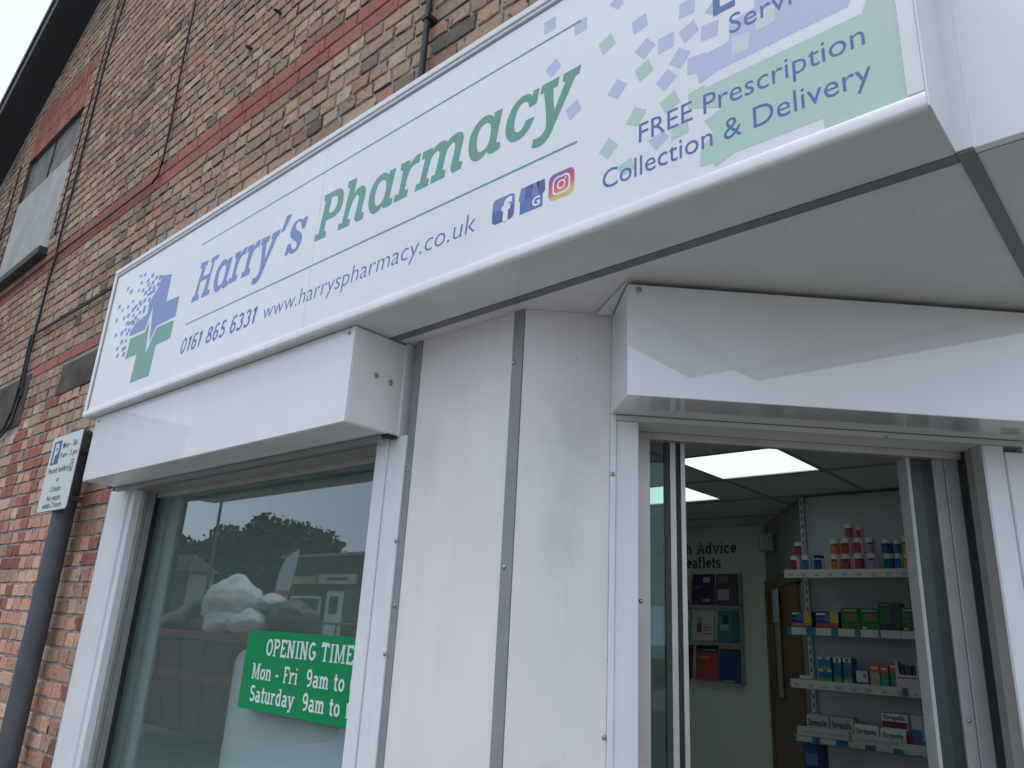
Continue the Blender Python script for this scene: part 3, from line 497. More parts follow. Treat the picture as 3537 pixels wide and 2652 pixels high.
flat('name_lettering',[glyph('H'),glyph('a',O['a_h']),glyph('r',O['r1']),glyph('r',O['r2']),glyph('y',O['y_h']),glyph("'"),glyph('s')],PS,LAM,sign,.0014)
flat('name_lettering',[glyph('P'),glyph('h'),glyph('a'),glyph('r'),glyph('m'),glyph('a',O['a_2']),glyph('c'),glyph('y')],PS,GRN,sign,.0016)
def strip(name,u0,u1,v0,v1,mtl,d=.0012): return MB().quad(PS(u0,v0,d),PS(u1,v0,d),PS(u1,v1,d),PS(u0,v1,d)).build(name,mtl,sign)
strip('rule_line',-2.935,-.96,3.0945,3.1005,GRN,.0013); strip('rule_line',-2.938,-.961,2.736,2.742,GRN,.0013)
SL.update({'0':(.5,[arc(.25,.48,.17,.43,90,450,16)]),'8':(.5,[arc(.25,.72,.14,.2,90,450,12),arc(.25,.27,.17,.22,90,450,12)]),'5':(.48,[[(.39,.92),(.15,.92),(.13,.54)]+arc(.22,.31,.18,.25,115,-145,9)]),'3':(.47,[arc(.21,.72,.15,.19,155,-80,8),arc(.21,.28,.18,.24,80,-150,9)]),'|':(.36,[[(.06,.80),(.20,.93),(.20,.03)]])})
slab('phone_lettering','0|6| 865 633|',-2.945,2.610,.578,.068,lambda u,v,d:PS(u+(v-2.61)*.16,v,d),LAD,sign,pen=.15,d=.0012)
text('web_lettering','www.harryspharmacy.co.uk',-2.325,2.610,PS,LAD,sign,width=1.035,height=.058,shear=.10,bold=-.012,cap='h')
LAV=mat('pale_lavender_print',srgb(182,190,217),.45,coat=.35); PGR=mat('pale_green_print',srgb(176,203,191),.45,coat=.35); PAL_=mat('pale_grey_green_print',srgb(200,214,216),.45,coat=.35)
flat('pixel_pattern',[[p] for p in SIGN['lav']],PS,LAV,sign,.0003)
flat('pixel_pattern',[[p] for p in SIGN['grn']],PS,PGR,sign,.0007)
flat('pixel_pattern',[[p] for p in SIGN['pale']],PS,PAL_,sign,.0011)
flat('cross_emblem',[[p] for p in SIGN['E']['blue']],PS,LAM,sign,.0012)
flat('cross_emblem',[[p] for p in SIGN['E']['green']],PS,GRN,sign,.0012)
dots=[]
for i,(x,z_) in enumerate(SIGN['E']['dots']):
    s=.0105+.0035*(i%3)/2; dots.append([[(x-s*1.15,z_-s*.75),(x+s*.95,z_-s*.75),(x+s*1.15,z_+s*.75),(x-s*.95,z_+s*.75)]])
flat('cross_emblem',dots,PS,LAM,sign,.0015)
text('service_lettering','FREE Prescription',-.788,2.660,PS,LAD,sign,width=.477,height=.0475,bold=-.004,d=.0022)
text('service_lettering','Collection & Delivery',-.884,2.578,PS,LAD,sign,width=.578,height=.0475,bold=-.004,d=.0022)
text('service_lettering','Services',-.567,2.828,PS,LAD,sign,width=.225,height=.0475,bold=-.004,d=.0022)
text('service_lettering','E',-.602,2.898,PS,LAD,sign,width=.05,height=.085,bold=.02,d=.0022)
# social media tiles
def rrect(x0,x1,z0,z1,r,n=5):
    out=[]
    for cx,cz,a0 in ((x1-r,z1-r,0),(x0+r,z1-r,90),(x0+r,z0+r,180),(x1-r,z0+r,270)):
        out+=[(cx+r*math.cos(R_(a0+90*i/n)),cz+r*math.sin(R_(a0+90*i/n))) for i in range(n+1)]
    return out
IW=mat('icon_white',(.78,.8,.84),.45,coat=.35)
I1=mat('icon_blue',srgb(66,84,150),.45,coat=.35); I1b=mat('icon_light_blue',srgb(98,122,178),.45,coat=.35)
t=flat('social_tile',[[rrect(-1.2285,-1.153,2.6035,2.676,.014)]],PS,I1,sign,.0012)
flat('tile_shine',[[rrect(-1.2285,-1.153,2.640,2.676,.014)]],PS,I1b,t,.0015)
text('tile_letter','f',-1.196,2.607,PS,IW,t,d=.0019,width=.034,height=.062,bold=.05,cap='f')
t=flat('social_tile',[[[(-1.134,2.602),(-1.061,2.602),(-1.061,2.655),(-1.134,2.655)]]],PS,mat('icon_mid_blue',srgb(78,108,168),.45,coat=.35),sign,.0012)
for i in range(4):
    xa=-1.139+i*.0213; sl=.002*(1.5-i)
    pts=[(xa+sl*2,2.676),(xa+.0213+sl,2.676),(xa+.0213,2.648)]+[(xa+.01065+.01065*math.cos(R_(a)),2.648-.011*math.sin(R_(a))) for a in range(0,181,20)]
    flat('awning_stripe',[[pts]],PS,(I1b if i%2==0 else I1),t,.0016)
text('tile_letter','G',-1.094,2.610,PS,IW,t,d=.0019,width=.026,height=.026,bold=.03,cap='G')
ig=bpy.data.materials.new('icon_sunset'); ig.use_nodes=True; n=ig.node_tree; L=n.links; b=n.nodes['Principled BSDF']
g=n.nodes.new('ShaderNodeTexCoord'); sx=n.nodes.new('ShaderNodeSeparateXYZ'); L.new(g.outputs['Generated'],sx.inputs[0])
ma=n.nodes.new('ShaderNodeMath'); ma.operation='MULTIPLY'; ma.inputs[1].default_value=.25; L.new(sx.outputs[0],ma.inputs[0])
mb_=n.nodes.new('ShaderNodeMath'); mb_.operation='SUBTRACT'; L.new(sx.outputs[2],mb_.inputs[0]); L.new(ma.outputs[0],mb_.inputs[1])
cr=n.nodes.new('ShaderNodeValToRGB'); e=cr.color_ramp.elements
e[0].position=0;e[0].color=(*srgb(215,190,110),1); e[1].position=.95; e[1].color=(*srgb(100,95,165),1)
for ps_,c in ((.22,(212,110,110)),(.5,(205,75,110)),(.72,(160,85,145))): q=e.new(ps_); q.color=(*srgb(*c),1)
L.new(mb_.outputs[0],cr.inputs[0]); L.new(cr.outputs[0],b.inputs['Base Color']); b.inputs['Roughness'].default_value=.45
t=flat('social_tile',[[rrect(-1.043,-.9655,2.6035,2.676,.017)]],PS,ig,sign,.0012)
def ring(cx,cz,rx,rz,w,n=28): return [[(cx+rx*math.cos(2*math.pi*i/n),cz+rz*math.sin(2*math.pi*i/n)) for i in range(n)],[(cx+(rx-w)*math.cos(2*math.pi*i/n),cz+(rz-w)*math.sin(2*math.pi*i/n)) for i in range(n)]]
flat('camera_outline',[[rrect(-1.031,-.9775,2.6145,2.665,.015),rrect(-1.026,-.9825,2.6195,2.660,.0105)],ring(-1.0043,2.6398,.013,.013,.0045),ring(-.9915,2.653,.003,.003,.0028)],PS,IW,t,.0018)

# ================================================================== CANOPY
can=thing('shop_canopy',(-.6,0,2.48),'white flat canopy over the shop entrance with grey joint strips under it','canopy')
CX=-.075
MB().box(-1.2,CX,-.0795,-.06,2.482,3.21).build('front_fascia',WHITE,can,bevel=.002)
MB().box(-.222,-.196,-.0835,-.0798,2.484,3.21).build('corner_bead',UPVC,can)
MB().box(CX-.02,CX,-.0595,1.3,2.482,3.21).build('side_fascia',WHITE,can)
def wy(x): return x+1.315+.035
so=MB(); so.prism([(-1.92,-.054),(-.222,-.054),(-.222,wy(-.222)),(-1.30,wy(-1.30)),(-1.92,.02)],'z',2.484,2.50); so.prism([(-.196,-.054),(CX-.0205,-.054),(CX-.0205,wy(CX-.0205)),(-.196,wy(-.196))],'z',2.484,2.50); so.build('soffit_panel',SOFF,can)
MB().box(-1.905,-.2235,-.0803,-.0505,2.4785,2.4838).build('joint_strip',JOINT,can)
MB().box(-.2225,-.1955,-.0803,wy(-.2225),2.4785,2.4838).build('joint_strip',JOINT,can)
MB().box(-1.2,CX-.021,-.058,1.3,3.19,3.21).build('canopy_roof',SOFF,can)

# ================================================================== SHOPFRONT CLADDING
sf=thing('shopfront',(-2.6,0,0),'white panelled shopfront wall with grey corner post between window and door','shopfront')
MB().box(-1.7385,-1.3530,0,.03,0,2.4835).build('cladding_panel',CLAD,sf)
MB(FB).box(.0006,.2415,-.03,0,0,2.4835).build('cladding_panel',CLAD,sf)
MB().prism([(-1.3527,-.004),(-1.3165,-.004),(-1.3152,-.002),(-1.326,.03),(-1.3527,.03)],'z',0,2.4835).build('corner_post',JOINT2:=mat('mid_grey_post',(.27,.28,.285),.45,var=.15,scale=8),sf)
MB().box(-1.7655,-1.739,-.003,.03,0,2.4835).build('edge_strip',JOINT2,sf)
MB().box(-1.80,-1.766,-.009,.03,0,2.179).build('edge_bead',UPVC,sf,bevel=.002)
pil=MB(); pil.box(-3.955,-3.742,-.016,.05,0,2.179); pil.build('pilaster',UPVC,sf,bevel=.003)
MB().box(-3.977,-3.9555,-.010,.05,0,2.179).build('pilaster_edge',mat('grey_sealant',(.3,.3,.31),.7),sf)
MB().box(-3.83,-1.8,-.012,.04,2.179,2.482).build('head_panel',UPVC,sf)
# door side
MB(FB).box(.2422,.257,-.03,.010,0,2.4835).build('edge_bead',UPVC,sf,bevel=.002)
MB(FB).box(.2575,.318,-.03,.004,0,2.178).build('pilaster',UPVC,sf,bevel=.003)
MB(FB).box(1.263,1.320,-.03,.004,0,2.178).build('pilaster',UPVC,sf,bevel=.003)
MB(FB).box(1.3205,1.376,-.03,.010,0,2.160).build('pilaster',UPVC,sf,bevel=.003)
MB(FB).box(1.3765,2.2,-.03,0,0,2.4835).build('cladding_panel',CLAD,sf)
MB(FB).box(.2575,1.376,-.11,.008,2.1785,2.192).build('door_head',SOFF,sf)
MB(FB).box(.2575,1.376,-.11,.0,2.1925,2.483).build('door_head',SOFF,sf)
for s_,z_,o_ in ((.236,2.02,.0),(.250,2.0,.010),(.236,1.235,0),):
    MB(FB).lathe([(.006,0),(.005,.004),(0,.005)],0,0,0,10).v
def screw(mb,frame,s,o,z,r=.006):
    n=len(mb.v)
    ring=[]
    for rr,dd in ((r,0),(r,.0025),(r*.6,.0045),(0.0004,.005)):
        for k in range(10): mb.v.append(frame(s+rr*math.cos(k*.628),o+dd,z+rr*math.sin(k*.628)))
    for i in range(3):
        for k in range(10): mb.f.append((n+i*10+k,n+i*10+(k+1)%10,n+(i+1)*10+(k+1)%10,n+(i+1)*10+k))
    mb.f.append(tuple(n+30+k for k in range(10)))
FA=lambda s,o,z:(s,-o,z)
for fr_,lst in ((FA,[(-1.752,.003,2.07),(-1.768,.009,1.86),(-1.752,.003,1.68),(-1.345,.004,2.33),(-1.34,.004,1.78),(-1.768,.009,1.55)]),(FB,[(.247,.010,2.03),(.237,0,1.40),(.345,-.095,1.72),(1.205,-.116,1.47),(1.325,-.0,1.75)])):
    for q in lst:
        mb=MB(); screw(mb,fr_,*q); mb.build('screw',BOLT,sf)

# ================================================================== SHUTTER BOXES
sa=thing('shutter_box',(-2.8,0,2.18),'white roller shutter box fixed over the shop window under the sign','shutter box')
h=MB(); h.box(-3.782,-1.808,-.212,-.0125,2.1795,2.4785); h.build('housing',BOXA,sa,bevel=.002)
MB().box(-1.8075,-1.8055,-.206,-.004,2.184,2.474).build('end_plate',SOFFW:=mat('off_white_steel',(.80,.79,.77),.45,var=.06,scale=5,coat=.5,coat_ior=1.6,speck=.3),sa)
MB().box(-3.80,-1.835,-.060,-.034,2.160,2.1785).build('bottom_bar',ALUD,sa,bevel=.003)
MB().box(-1.8355,-1.806,-.050,-.014,2.170,2.179).build('end_gap',DARK,sa)
mb=MB(); FE=lambda s,o,z:(-1.8055+o,s,z)
for s_,z_ in ((-.118,2.345),(-.062,2.338)):
    mb=MB(); screw(mb,FE,s_,0,z_,.009); mb.build('bolt',BOLT,sa)
for s_,z_ in ((-1.835,2.46),(-3.74,2.455)):
    mb=MB(); screw(mb,FA,s_,.2125,z_,.006); mb.build('bolt',BOLT,sa)
MB().box(-3.70,-1.84,-.207,-.10,2.1775,2.1792).build('underside_plate',SOFF,sa)
sb=thing('shutter_box',FB(.8,0,2.18),'white roller shutter box fixed over the open shop doorway','shutter box')
OFF=.232
h=MB(FB); s0,s1=.2405,1.62
h.prism([(.011,2.1935),(OFF,2.178),(OFF,2.470),(.011,2.470)],'x',s0,s1)
h.build('housing',BOXW,sb,bevel=.002)
MB(FB).prism([(s0-.0005,OFF-.002),(s0-.045,.012),(s0-.0005,.012)],'z',2.4775,2.4800).build('top_flange',UPVC,sb)
for s_,z_ in ((.268,2.455),):
    mb=MB(); screw(mb,lambda s,o,z:FB(s,OFF+o,z),s_,0,z_,.008); mb.build('bolt',BOLT,sb)
mb=MB(); screw(mb,lambda s,o,z:FB(s,z,2.185-o),.272,.0,.19,.008); mb.build('bolt',BOLT,sb)

# ================================================================== SHOP WINDOW
win=thing('shop_window',(-2.8,.05,0),'shop window with white frame reflecting trees and a skip full of bags','window')
MB().box(-3.7415,-3.692,-.004,.03,0,2.178).build('guide_rail',UPVC,win,bevel=.002)
MB().box(-1.905,-1.851,-.012,.03,0,2.178).build('guide_rail',UPVC,win,bevel=.003)
MB().box(-1.849,-1.8005,-.006,.03,0,2.178).build('guide_rail',UPVC,win,bevel=.003)
jl=MB(); jl.box(-3.72,-3.690,.0305,.045,0,2.174); jl.build('jamb',ALU,win)
MB().box(-3.72,-3.684,.0455,.052,0,2.174).build('jamb_bead',ALUD,win)
MB().box(-3.72,-3.690,.0525,.058,0,2.174).build('jamb_bead',ALU,win)
MB().box(-3.72,-3.680,.0585,.088,0,2.174).build('jamb',ALUD,win)
MB().box(-3.72,-3.674,.0885,.108,0,2.174).build('gasket',RUB,win)
MB().box(-1.93,-1.89,.0305,.12,0,2.174).build('jamb',ALUD,win)
MB().box(-3.72,-1.80,-.0,.125,2.1655,2.1785).build('head_frame',ALUD,win)
MB().box(-3.71,-1.90,.092,.106,2.146,2.165).build('head_bead',ALU,win)
MB().box(-3.72,-1.88,-.03,.125,.5,.56).build('window_sill',UPVC,win)
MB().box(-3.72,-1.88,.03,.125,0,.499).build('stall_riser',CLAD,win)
gl=MB().box(-3.72,-1.89,.1085,.1145,.56,2.17).build('pane',GLASSW,win)
# board showing the opening times, stuck on the glass
GB=mat('green_board',(.0,.26,.085),.6,var=.08,scale=6,spec=.25)
ot=thing('opening_times_sign',(-2.35,.118,1.32),'green opening times sign with white slab lettering in the shop window','sign')
OY=.1085-.0035
MB().box(-2.698,-1.90,OY,.1080,1.322,1.586).build('board',GB,ot)
def PO(u,v,d): return (u,OY-d,v)
OW=mat('white_vinyl',(.72,.78,.76),.5)
slab('heading','OPENING TIMES',-2.563,1.504,.552,.056,PO,OW,ot,pen=.155,d=.0006)
slab('hours_line','Mon - Fri  9am to 6',-2.634,1.423,.612,.052,PO,OW,ot,pen=.155,d=.0006)
slab('hours_line','Saturday  9am to 1',-2.628,1.350,.585,.052,PO,OW,ot,pen=.155,d=.0006)
# curved pale panel standing behind the glass
pp=MB(); pts=[]
for i in range(13):
    a=R_(90- i*90/12); pts.append((-2.80-.30*math.cos(a),.62-.45*math.sin(a)))
pts=[(-1.60,.17),(-2.3,.17)]+[(-2.5-.05*i,.17) for i in range(6)]+pts; pz=lambda x:1.55-max(0,-2.62-x)**2*1.15
for (xa,ya),(xb,yb) in zip(pts,pts[1:]): pp.quad((xa,ya,.4),(xb,yb,.4),(xb,yb,pz(xb)),(xa,ya,pz(xa)))
po=pp.build('display_stand',mat('pale_mint_board',(.80,.82,.78),.6,var=.04,scale=2),loc=(-2.5,.2,.4),smooth=True,weld=True); tag(po,'pale curved display panel behind the green opening times sign','display stand')
sol=po.modifiers.new('s','SOLIDIFY'); sol.thickness=.012; sol.offset=1

# ================================================================== DOORWAY
dr=thing('sliding_door',FB(.8,-.12,0),'open aluminium framed glass sliding door in the shop entrance','door')
MB(FB).box(.30,.371,-.118,-.095,0,2.17).build('jamb',ALU,dr,bevel=.002)
MB(FB).box(.30,1.262,-.119,-.092,2.158,2.178).build('head_track',ALU,dr,bevel=.002)
MB(FB).box(.372,.418,-.128,-.122,0,2.158).build('pane',GLASSD,dr)
MB(FB).box(.418,.4315,-.138,-.118,0,2.158).build('seal',mat('dark_green_seal',(.03,.045,.045),.6),dr)
MB(FB).box(.432,.4485,-.150,-.116,0,2.158).build('stile',ALU,dr,bevel=.002)
MB(FB).box(.449,.4615,-.150,-.121,0,2.158).build('seal',RUB,dr)
MB(FB).box(.462,.4755,-.165,-.117,0,2.158).build('stile',ALU,dr,bevel=.002)
MB(FB).box(1.1135,1.1235,-.165,-.117,0,2.158).build('stile',mat('dull_white_stile',(.46,.47,.46),.45,var=.1,scale=8),dr)
SEAG=mat('sea_green_glass_edge',(.032,.052,.052),.35,var=.2,scale=4)
MB(FB).box(1.124,1.158,-.150,-.121,0,2.158).build('pane',SEAG,dr)
MB(FB).box(1.1583,1.1897,-.150,-.124,0,2.158).build('pane',mat('dark_green_glass_edge',(.022,.034,.034),.4,var=.2,scale=4),dr)
MB(FB).box(1.190,1.222,-.150,-.116,0,2.158).build('stile',mat('worn_grey_aluminium',(.36,.36,.36),.45,metal=.2,var=.15,scale=10),dr,bevel=.002)
MB(FB).box(1.2232,1.2625,-.150,-.113,0,2.158).build('stile',mat('worn_grey_aluminium',(.36,.36,.36),.45,metal=.2,var=.15,scale=10),dr,bevel=.002)
rvl=MB(FB); rvl.box(1.258,1.2628,-.040,.003,0,2.178); rvl.build('reveal_strip',ALU,dr)
MB(FB).box(1.260,1.2628,-.072,-.0405,0,2.178).build('reveal_strip',ALUD,dr)
MB(FB).box(1.262,1.268,-.112,-.0725,0,2.178).build('reveal_strip',DARK,dr)
pn=MB(FB).box(.3735,.4165,-.1330,-.1300,1.581,1.713).build('paper_notice',mat('grey_blue_paper',(.42,.45,.52),.8,var=.2,scale=30),loc=FB(.4,-.13,1.6)); tag(pn,'pale blue paper notice behind the narrow door glass','notice')
# ================================================================== INTERIOR
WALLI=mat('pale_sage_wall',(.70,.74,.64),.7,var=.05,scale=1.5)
CEIL=mat('ceiling_tile',(.72,.74,.75),.9,var=.05,scale=3)
struct('shop_floor',MB().prism([(-4.4,.13),(-1.30,.13),(.16,1.59),(.16,4.6),(-4.4,4.6)],'z',-.05,.003),mat('vinyl_floor',(.38,.37,.35),.5,var=.2,scale=3))
cl=MB(); 
LX0,LX1,LY0,LY1=-2.128,-1.520,2.13,2.745
MX0,MX1,MY0,MY1=-3.04,-2.432,2.745,3.345
for pts in ([(-4.4,.13),(LX0,.13),(LX0,LY0),(-4.4,LY0)],[(-4.4,LY0),(LX0,LY0),(LX0,MY0),(-4.4,MY0)],[(-4.4,MY0),(MX0,MY0),(MX0,MY1),(-4.4,MY1)],[(MX1,MY0),(LX0,MY0),(LX0,MY1),(MX1,MY1)],[(-4.4,MY1),(LX0,MY1),(LX0,4.6),(-4.4,4.6)],[(LX0,.13),(LX1,.13),(LX1,LY0),(LX0,LY0)],[(LX0,LY1),(LX1,LY1),(LX1,4.6),(LX0,4.6)],[(LX1,.13),(-1.30,.13),(.16,1.59),(.16,4.6),(LX1,4.6)]): cl.prism(pts,'z',2.57,2.60)
struct('shop_ceiling',cl,CEIL)
gr=MB()
for x in (-3.36,-2.744,-2.128-.006,-1.520-.018,-.9): gr.box(x,x+.024,.9,(2.74 if x==-2.744 else 4.5),2.5665,2.5697)
for y in (1.5,2.118,2.742,3.40,4.06): gr.box(-4.3,min(.15,y-1.55),y,y+.024,2.5655,2.5664)
struct('ceiling_grid',gr,mat('ceiling_grid_grey',(.38,.39,.40),.7))
struct('leaflet_wall',MB().box(-4.4,-2.665,4.5,4.56,0,2.5655),WALLI)
struct('left_wall',MB().box(-4.4,-4.34,.14,4.5,0,2.5655),WALLI)
struct('back_wall',MB().box(-1.95,.16,3.47,3.53,0,2.5655),WALLI)
struct('right_wall',MB().box(.165,.22,1.55,4.6,0,2.60),WALLI)
# diagonal wall with wooden door
da=Vector((-2.664,4.515));db=Vector((-1.95,3.47)); dd=(db-da); dl=dd.length; dd.normalize(); dn=Vector((dd.y,-dd.x))
if dn.y>0: dn=-dn
def FD(s,o,z): p=da+dd*s+dn*o; return (p.x,p.y,z)
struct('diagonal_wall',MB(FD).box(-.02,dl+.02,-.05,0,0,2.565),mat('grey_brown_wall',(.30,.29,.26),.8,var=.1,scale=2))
wd=thing('wooden_door',FD(.55,0,0),'brown wooden door with narrow glass panels at the back of the shop','door')
WOOD=mat('brown_wood',(.20,.115,.055),.5,var=.35,scale=5,stretch=(10,10,.8))
MB(FD).box(.03,.11,.001,.03,0,2.04).build('door_frame',WOOD,wd); MB(FD).box(.03,1.18,.001,.03,2.041,2.12).build('door_frame',WOOD,wd)
MB(FD).box(.112,1.1,.001,.02,0,2.04).build('leaf',WOOD,wd)
MB(FD).box(.34,.56,.0205,.024,1.30,1.9).build('vision_panel',mat('pale_door_glass',(.33,.36,.32),.25),wd)
fm=MB(FD); fm.box(.32,.34,.0205,.032,1.28,1.92); fm.box(.56,.58,.0205,.032,1.28,1.92); fm.box(.34,.56,.0205,.032,1.28,1.3); fm.box(.34,.56,.0205,.032,1.9,1.92); fm.build('panel_bead',mat('dark_wood',(.10,.055,.03),.5),wd)
nb=MB(FD).box(.40,.60,.04,.044,1.80,2.03).build('wall_notice',mat('notice_card',(.55,.58,.60),.7),loc=FD(.5,.04,1.8)); tag(nb,'white card sign hung on the wooden door at the back','notice')
bx=thing('wall_speaker',FD(.42,.05,2.3),'small white box fixed high on the dark wall near the ceiling','box')
MB(FD).box(.36,.48,.03,.12,2.31,2.44).build('casing',mat('grey_white_plastic',(.42,.42,.43),.5),bx,bevel=.008)
MB(FD).tube([(.36,.06,2.42),(.30,.06,2.45),(.28,.05,2.40),(.30,.02,2.36)],.006,6).build('lead',CAB,bx)
MB(FD).box(.40,.44,0,.03,2.35,2.40).build('bracket',ALUD,bx)
# ceiling light panel
def ceiling_light(x0,x1,y0,y1,label):
    lp=thing('ceiling_light',((x0+x1)/2,(y0+y1)/2,2.57),label,'light')
    MB().quad((x0+.012,y0+.012,2.574),(x0+.012,y1-.012,2.574),(x1-.012,y1-.012,2.574),(x1-.012,y0+.012,2.574)).build('diffuser',mat('lit_diffuser',(.78,.97,.96),.5,emit=.9),lp)
    fm=MB(); fm.box(x0,x1,y0,y0+.0115,2.568,2.58); fm.box(x0,x1,y1-.0115,y1,2.568,2.58); fm.box(x0,x0+.0115,y0+.012,y1-.012,2.568,2.58); fm.box(x1-.0115,x1,y0+.012,y1-.012,2.568,2.58); fm.build('frame',UPVC,lp)
ceiling_light(LX0,LX1,LY0,LY1,'square lit ceiling light panel seen through the open doorway')
ceiling_light(MX0,MX1,MY0,MY1,'lit ceiling light panel seen through the narrow door glass')

# wall lettering and leaflet rack
wl_=thing('wall_lettering',(-3.1,4.498,2.2),'dark green slab lettering reading Health Advice Leaflets on the pale wall','lettering')
DG=mat('dark_green_vinyl',(.012,.11,.085),.5)
PW=lambda u,v,d:(u,4.4985-d,v)
slab('heading','Health Advice',-3.66,2.348,.76,.092,PW,DG,wl_,pen=.16,d=.001)
slab('heading','Leaflets',-3.42,2.231,.375,.092,PW,DG,wl_,pen=.16,d=.001)
rk=thing('leaflet_rack',(-3.2,4.47,1.35),'clear acrylic leaflet rack with three rows on the pale wall','leaflet rack')
ACR=mat('acrylic_edge',(.40,.45,.44),.2)
for z_ in (1.345,1.64,1.925): MB().box(-3.62,-2.868,4.44,4.497,z_-.012,z_).build('ledge',ACR,rk); 
for x_ in (-2.872,): MB().box(x_,x_+.006,4.44,4.497,1.33,2.19).build('side_edge',ACR,rk)
LF=[(-3.30,-3.10,1.935,2.18,(.055,.035,.13),'dark purple leaflet in the top row of the rack',0),(-3.085,-2.885,1.935,2.18,(.10,.07,.11),'purple leaflet with a pale figure in the top row of the rack',1),
 (-3.515,-3.32,1.935,2.16,(.55,.55,.55),'white leaflet with red foot at the left of the top row',2),
 (-3.53,-3.32,1.65,1.90,(.08,.35,.34),'green and white leaflet in the left of the middle row',3),(-3.298,-3.11,1.65,1.89,(.60,.60,.57),'white leaflet with a red capsule in the middle row',4),(-3.08,-2.95,1.65,1.89,(.06,.24,.30),'turquoise leaflet with a dark head picture in the middle row',5),(-2.945,-2.88,1.65,1.89,(.05,.17,.22),'narrow teal leaflet at the right of the middle row',6),
 (-3.53,-3.31,1.358,1.615,(.05,.03,.035),'black leaflet in the left of the bottom row',7),(-3.28,-3.085,1.358,1.615,(.42,.06,.045),'red leaflet with black top in the bottom row',8),(-3.075,-2.89,1.358,1.60,(.018,.05,.20),'blue leaflet at the right of the bottom row',9)]
for a,b_,c,d,col,lab,k in LF:
    t=thing('leaflet',((a+b_)/2,4.46,c),lab,'leaflet','leaflets in the wall rack')
    MB().add([(a,4.452,c),(b_,4.452,c),(b_,4.478,d),(a,4.478,d),(a,4.456,c),(b_,4.456,c),(b_,4.482,d),(a,4.482,d)],[(0,1,2,3),(7,6,5,4),(0,4,5,1),(2,6,7,3),(1,5,6,2),(0,3,7,4)]).build('cover',mat('leaflet_%d'%k,col,.4,var=.15,scale=20),t)
    def Q(u0,u1,v0,v1,c_,nm='print'):
        f=lambda u,v:(a+(b_-a)*u,4.452+.026*v-.0015,c+(d-c)*v)
        MB().quad(f(u0,v0),f(u1,v0),f(u1,v1),f(u0,v1)).build(nm,mat('print_%d_%d'%(int(c_[0]*99),int(c_[2]*99)),c_,.5),t)
    if k==0: Q(.5,.8,.72,.9,(.5,.48,.5)); Q(.1,.45,.55,.58,(.3,.3,.4)); Q(.5,.85,.1,.18,(.4,.38,.45))
    if k==1: Q(.1,.6,.15,.5,(.42,.40,.42)); Q(.1,.55,.7,.95,(.10,.22,.16)); Q(.2,.95,.0,.08,(.25,.05,.18))
    if k==2: Q(0,1,0,.15,(.4,.03,.08))
    if k==3: Q(.6,.95,.6,.95,(.6,.6,.58)); Q(.55,.9,.15,.5,(.03,.15,.15))
    if k==4: Q(.2,.42,.28,.58,(.42,.04,.05)); Q(.2,.42,.58,.8,(.5,.25,.25)); Q(.5,.9,.42,.45,(.1,.1,.1)); Q(.5,.8,.34,.36,(.1,.1,.1)); Q(.5,.92,.22,.25,(.05,.05,.05))
    if k==5: Q(.35,.7,.58,.85,(.015,.02,.02)); Q(.2,.75,.38,.55,(.4,.45,.42))
    if k==8: Q(0,1,.8,1,(.02,.02,.02)); Q(.1,.9,.84,.9,(.35,.33,.33)); Q(.15,.3,.2,.5,(.1,.1,.1)); Q(.1,.6,.62,.68,(.5,.3,.25))
    if k==9: Q(.0,1,.93,1,(.12,.02,.04)); Q(.2,.7,-.02,.03,(.3,.5,.05))

# shelving unit
su=thing('shelving_unit',(-1.55,3.2,0),'white slotted shop shelving unit stocked with medicines','shelving')
SHW=mat('shelf_white',(.62,.64,.65),.45,var=.04,scale=4)
MB().box(-1.905,-.7,3.435,3.465,0,2.555).build('back_panel',SHW,su)
up=MB().box(-1.93,-1.9055,3.40,3.465,0,2.56).build('upright',SHW,su)
st=MB()
for i in range(46):
    z_=.3+i*.05
    st.quad((-1.921,3.3995,z_),(-1.914,3.3995,z_),(-1.914,3.3995,z_+.028),(-1.921,3.3995,z_+.028))
st.build('slots',DARK,up)
BLU=mat('shelf_strip_blue',(.03,.17,.26),.4); TICK=mat('price_ticket',(.60,.60,.57),.6); INK=mat('ticket_ink',(.22,.2,.2),.8)
SHELVES=[(2.069,.046,None),(1.748,.047,[(-1.90,-1.815),(-1.758,-1.672),(-1.632,-1.545),(-1.512,-1.42),(-1.408,-1.31),(-1.307,-1.23)]),(1.463,.045,None),(1.173,.034,[(-1.905,-1.818),(-1.775,-1.69),(-1.625,-1.54),(-1.485,-1.40),(-1.345,-1.28),(-1.265,-1.19)]),(.86,.045,None)]
for z_,h_,tk in SHELVES:
    sh=MB().box(-1.925,-.75,3.10,3.434,z_-.014,z_).build('shelf',SHW,su)
    if tk is None:
        MB().box(-1.925,-.75,3.0945,3.0995,z_-h_,z_).build('price_strip',TICK,sh)
        q=MB()
        for i in range(9):
            x_=-1.905+i*.078
            q.quad((x_,3.094,z_-.024),(x_+.035,3.094,z_-.024),(x_+.035,3.094,z_-.021),(x_,3.094,z_-.021)); q.quad((x_+.006,3.094,z_-.036),(x_+.03,3.094,z_-.036),(x_+.03,3.094,z_-.0305),(x_+.006,3.094,z_-.0305))
        q.build('ticket_print',INK,sh)
    else:
        MB().box(-1.925,-.75,3.0945,3.0995,z_-h_,z_).build('price_strip',BLU,sh)
        for a,b_ in tk:
            tkt=MB().box(a,b_,3.0915,3.0942,z_-h_+.004,z_-.003).build('price_ticket',TICK,sh)
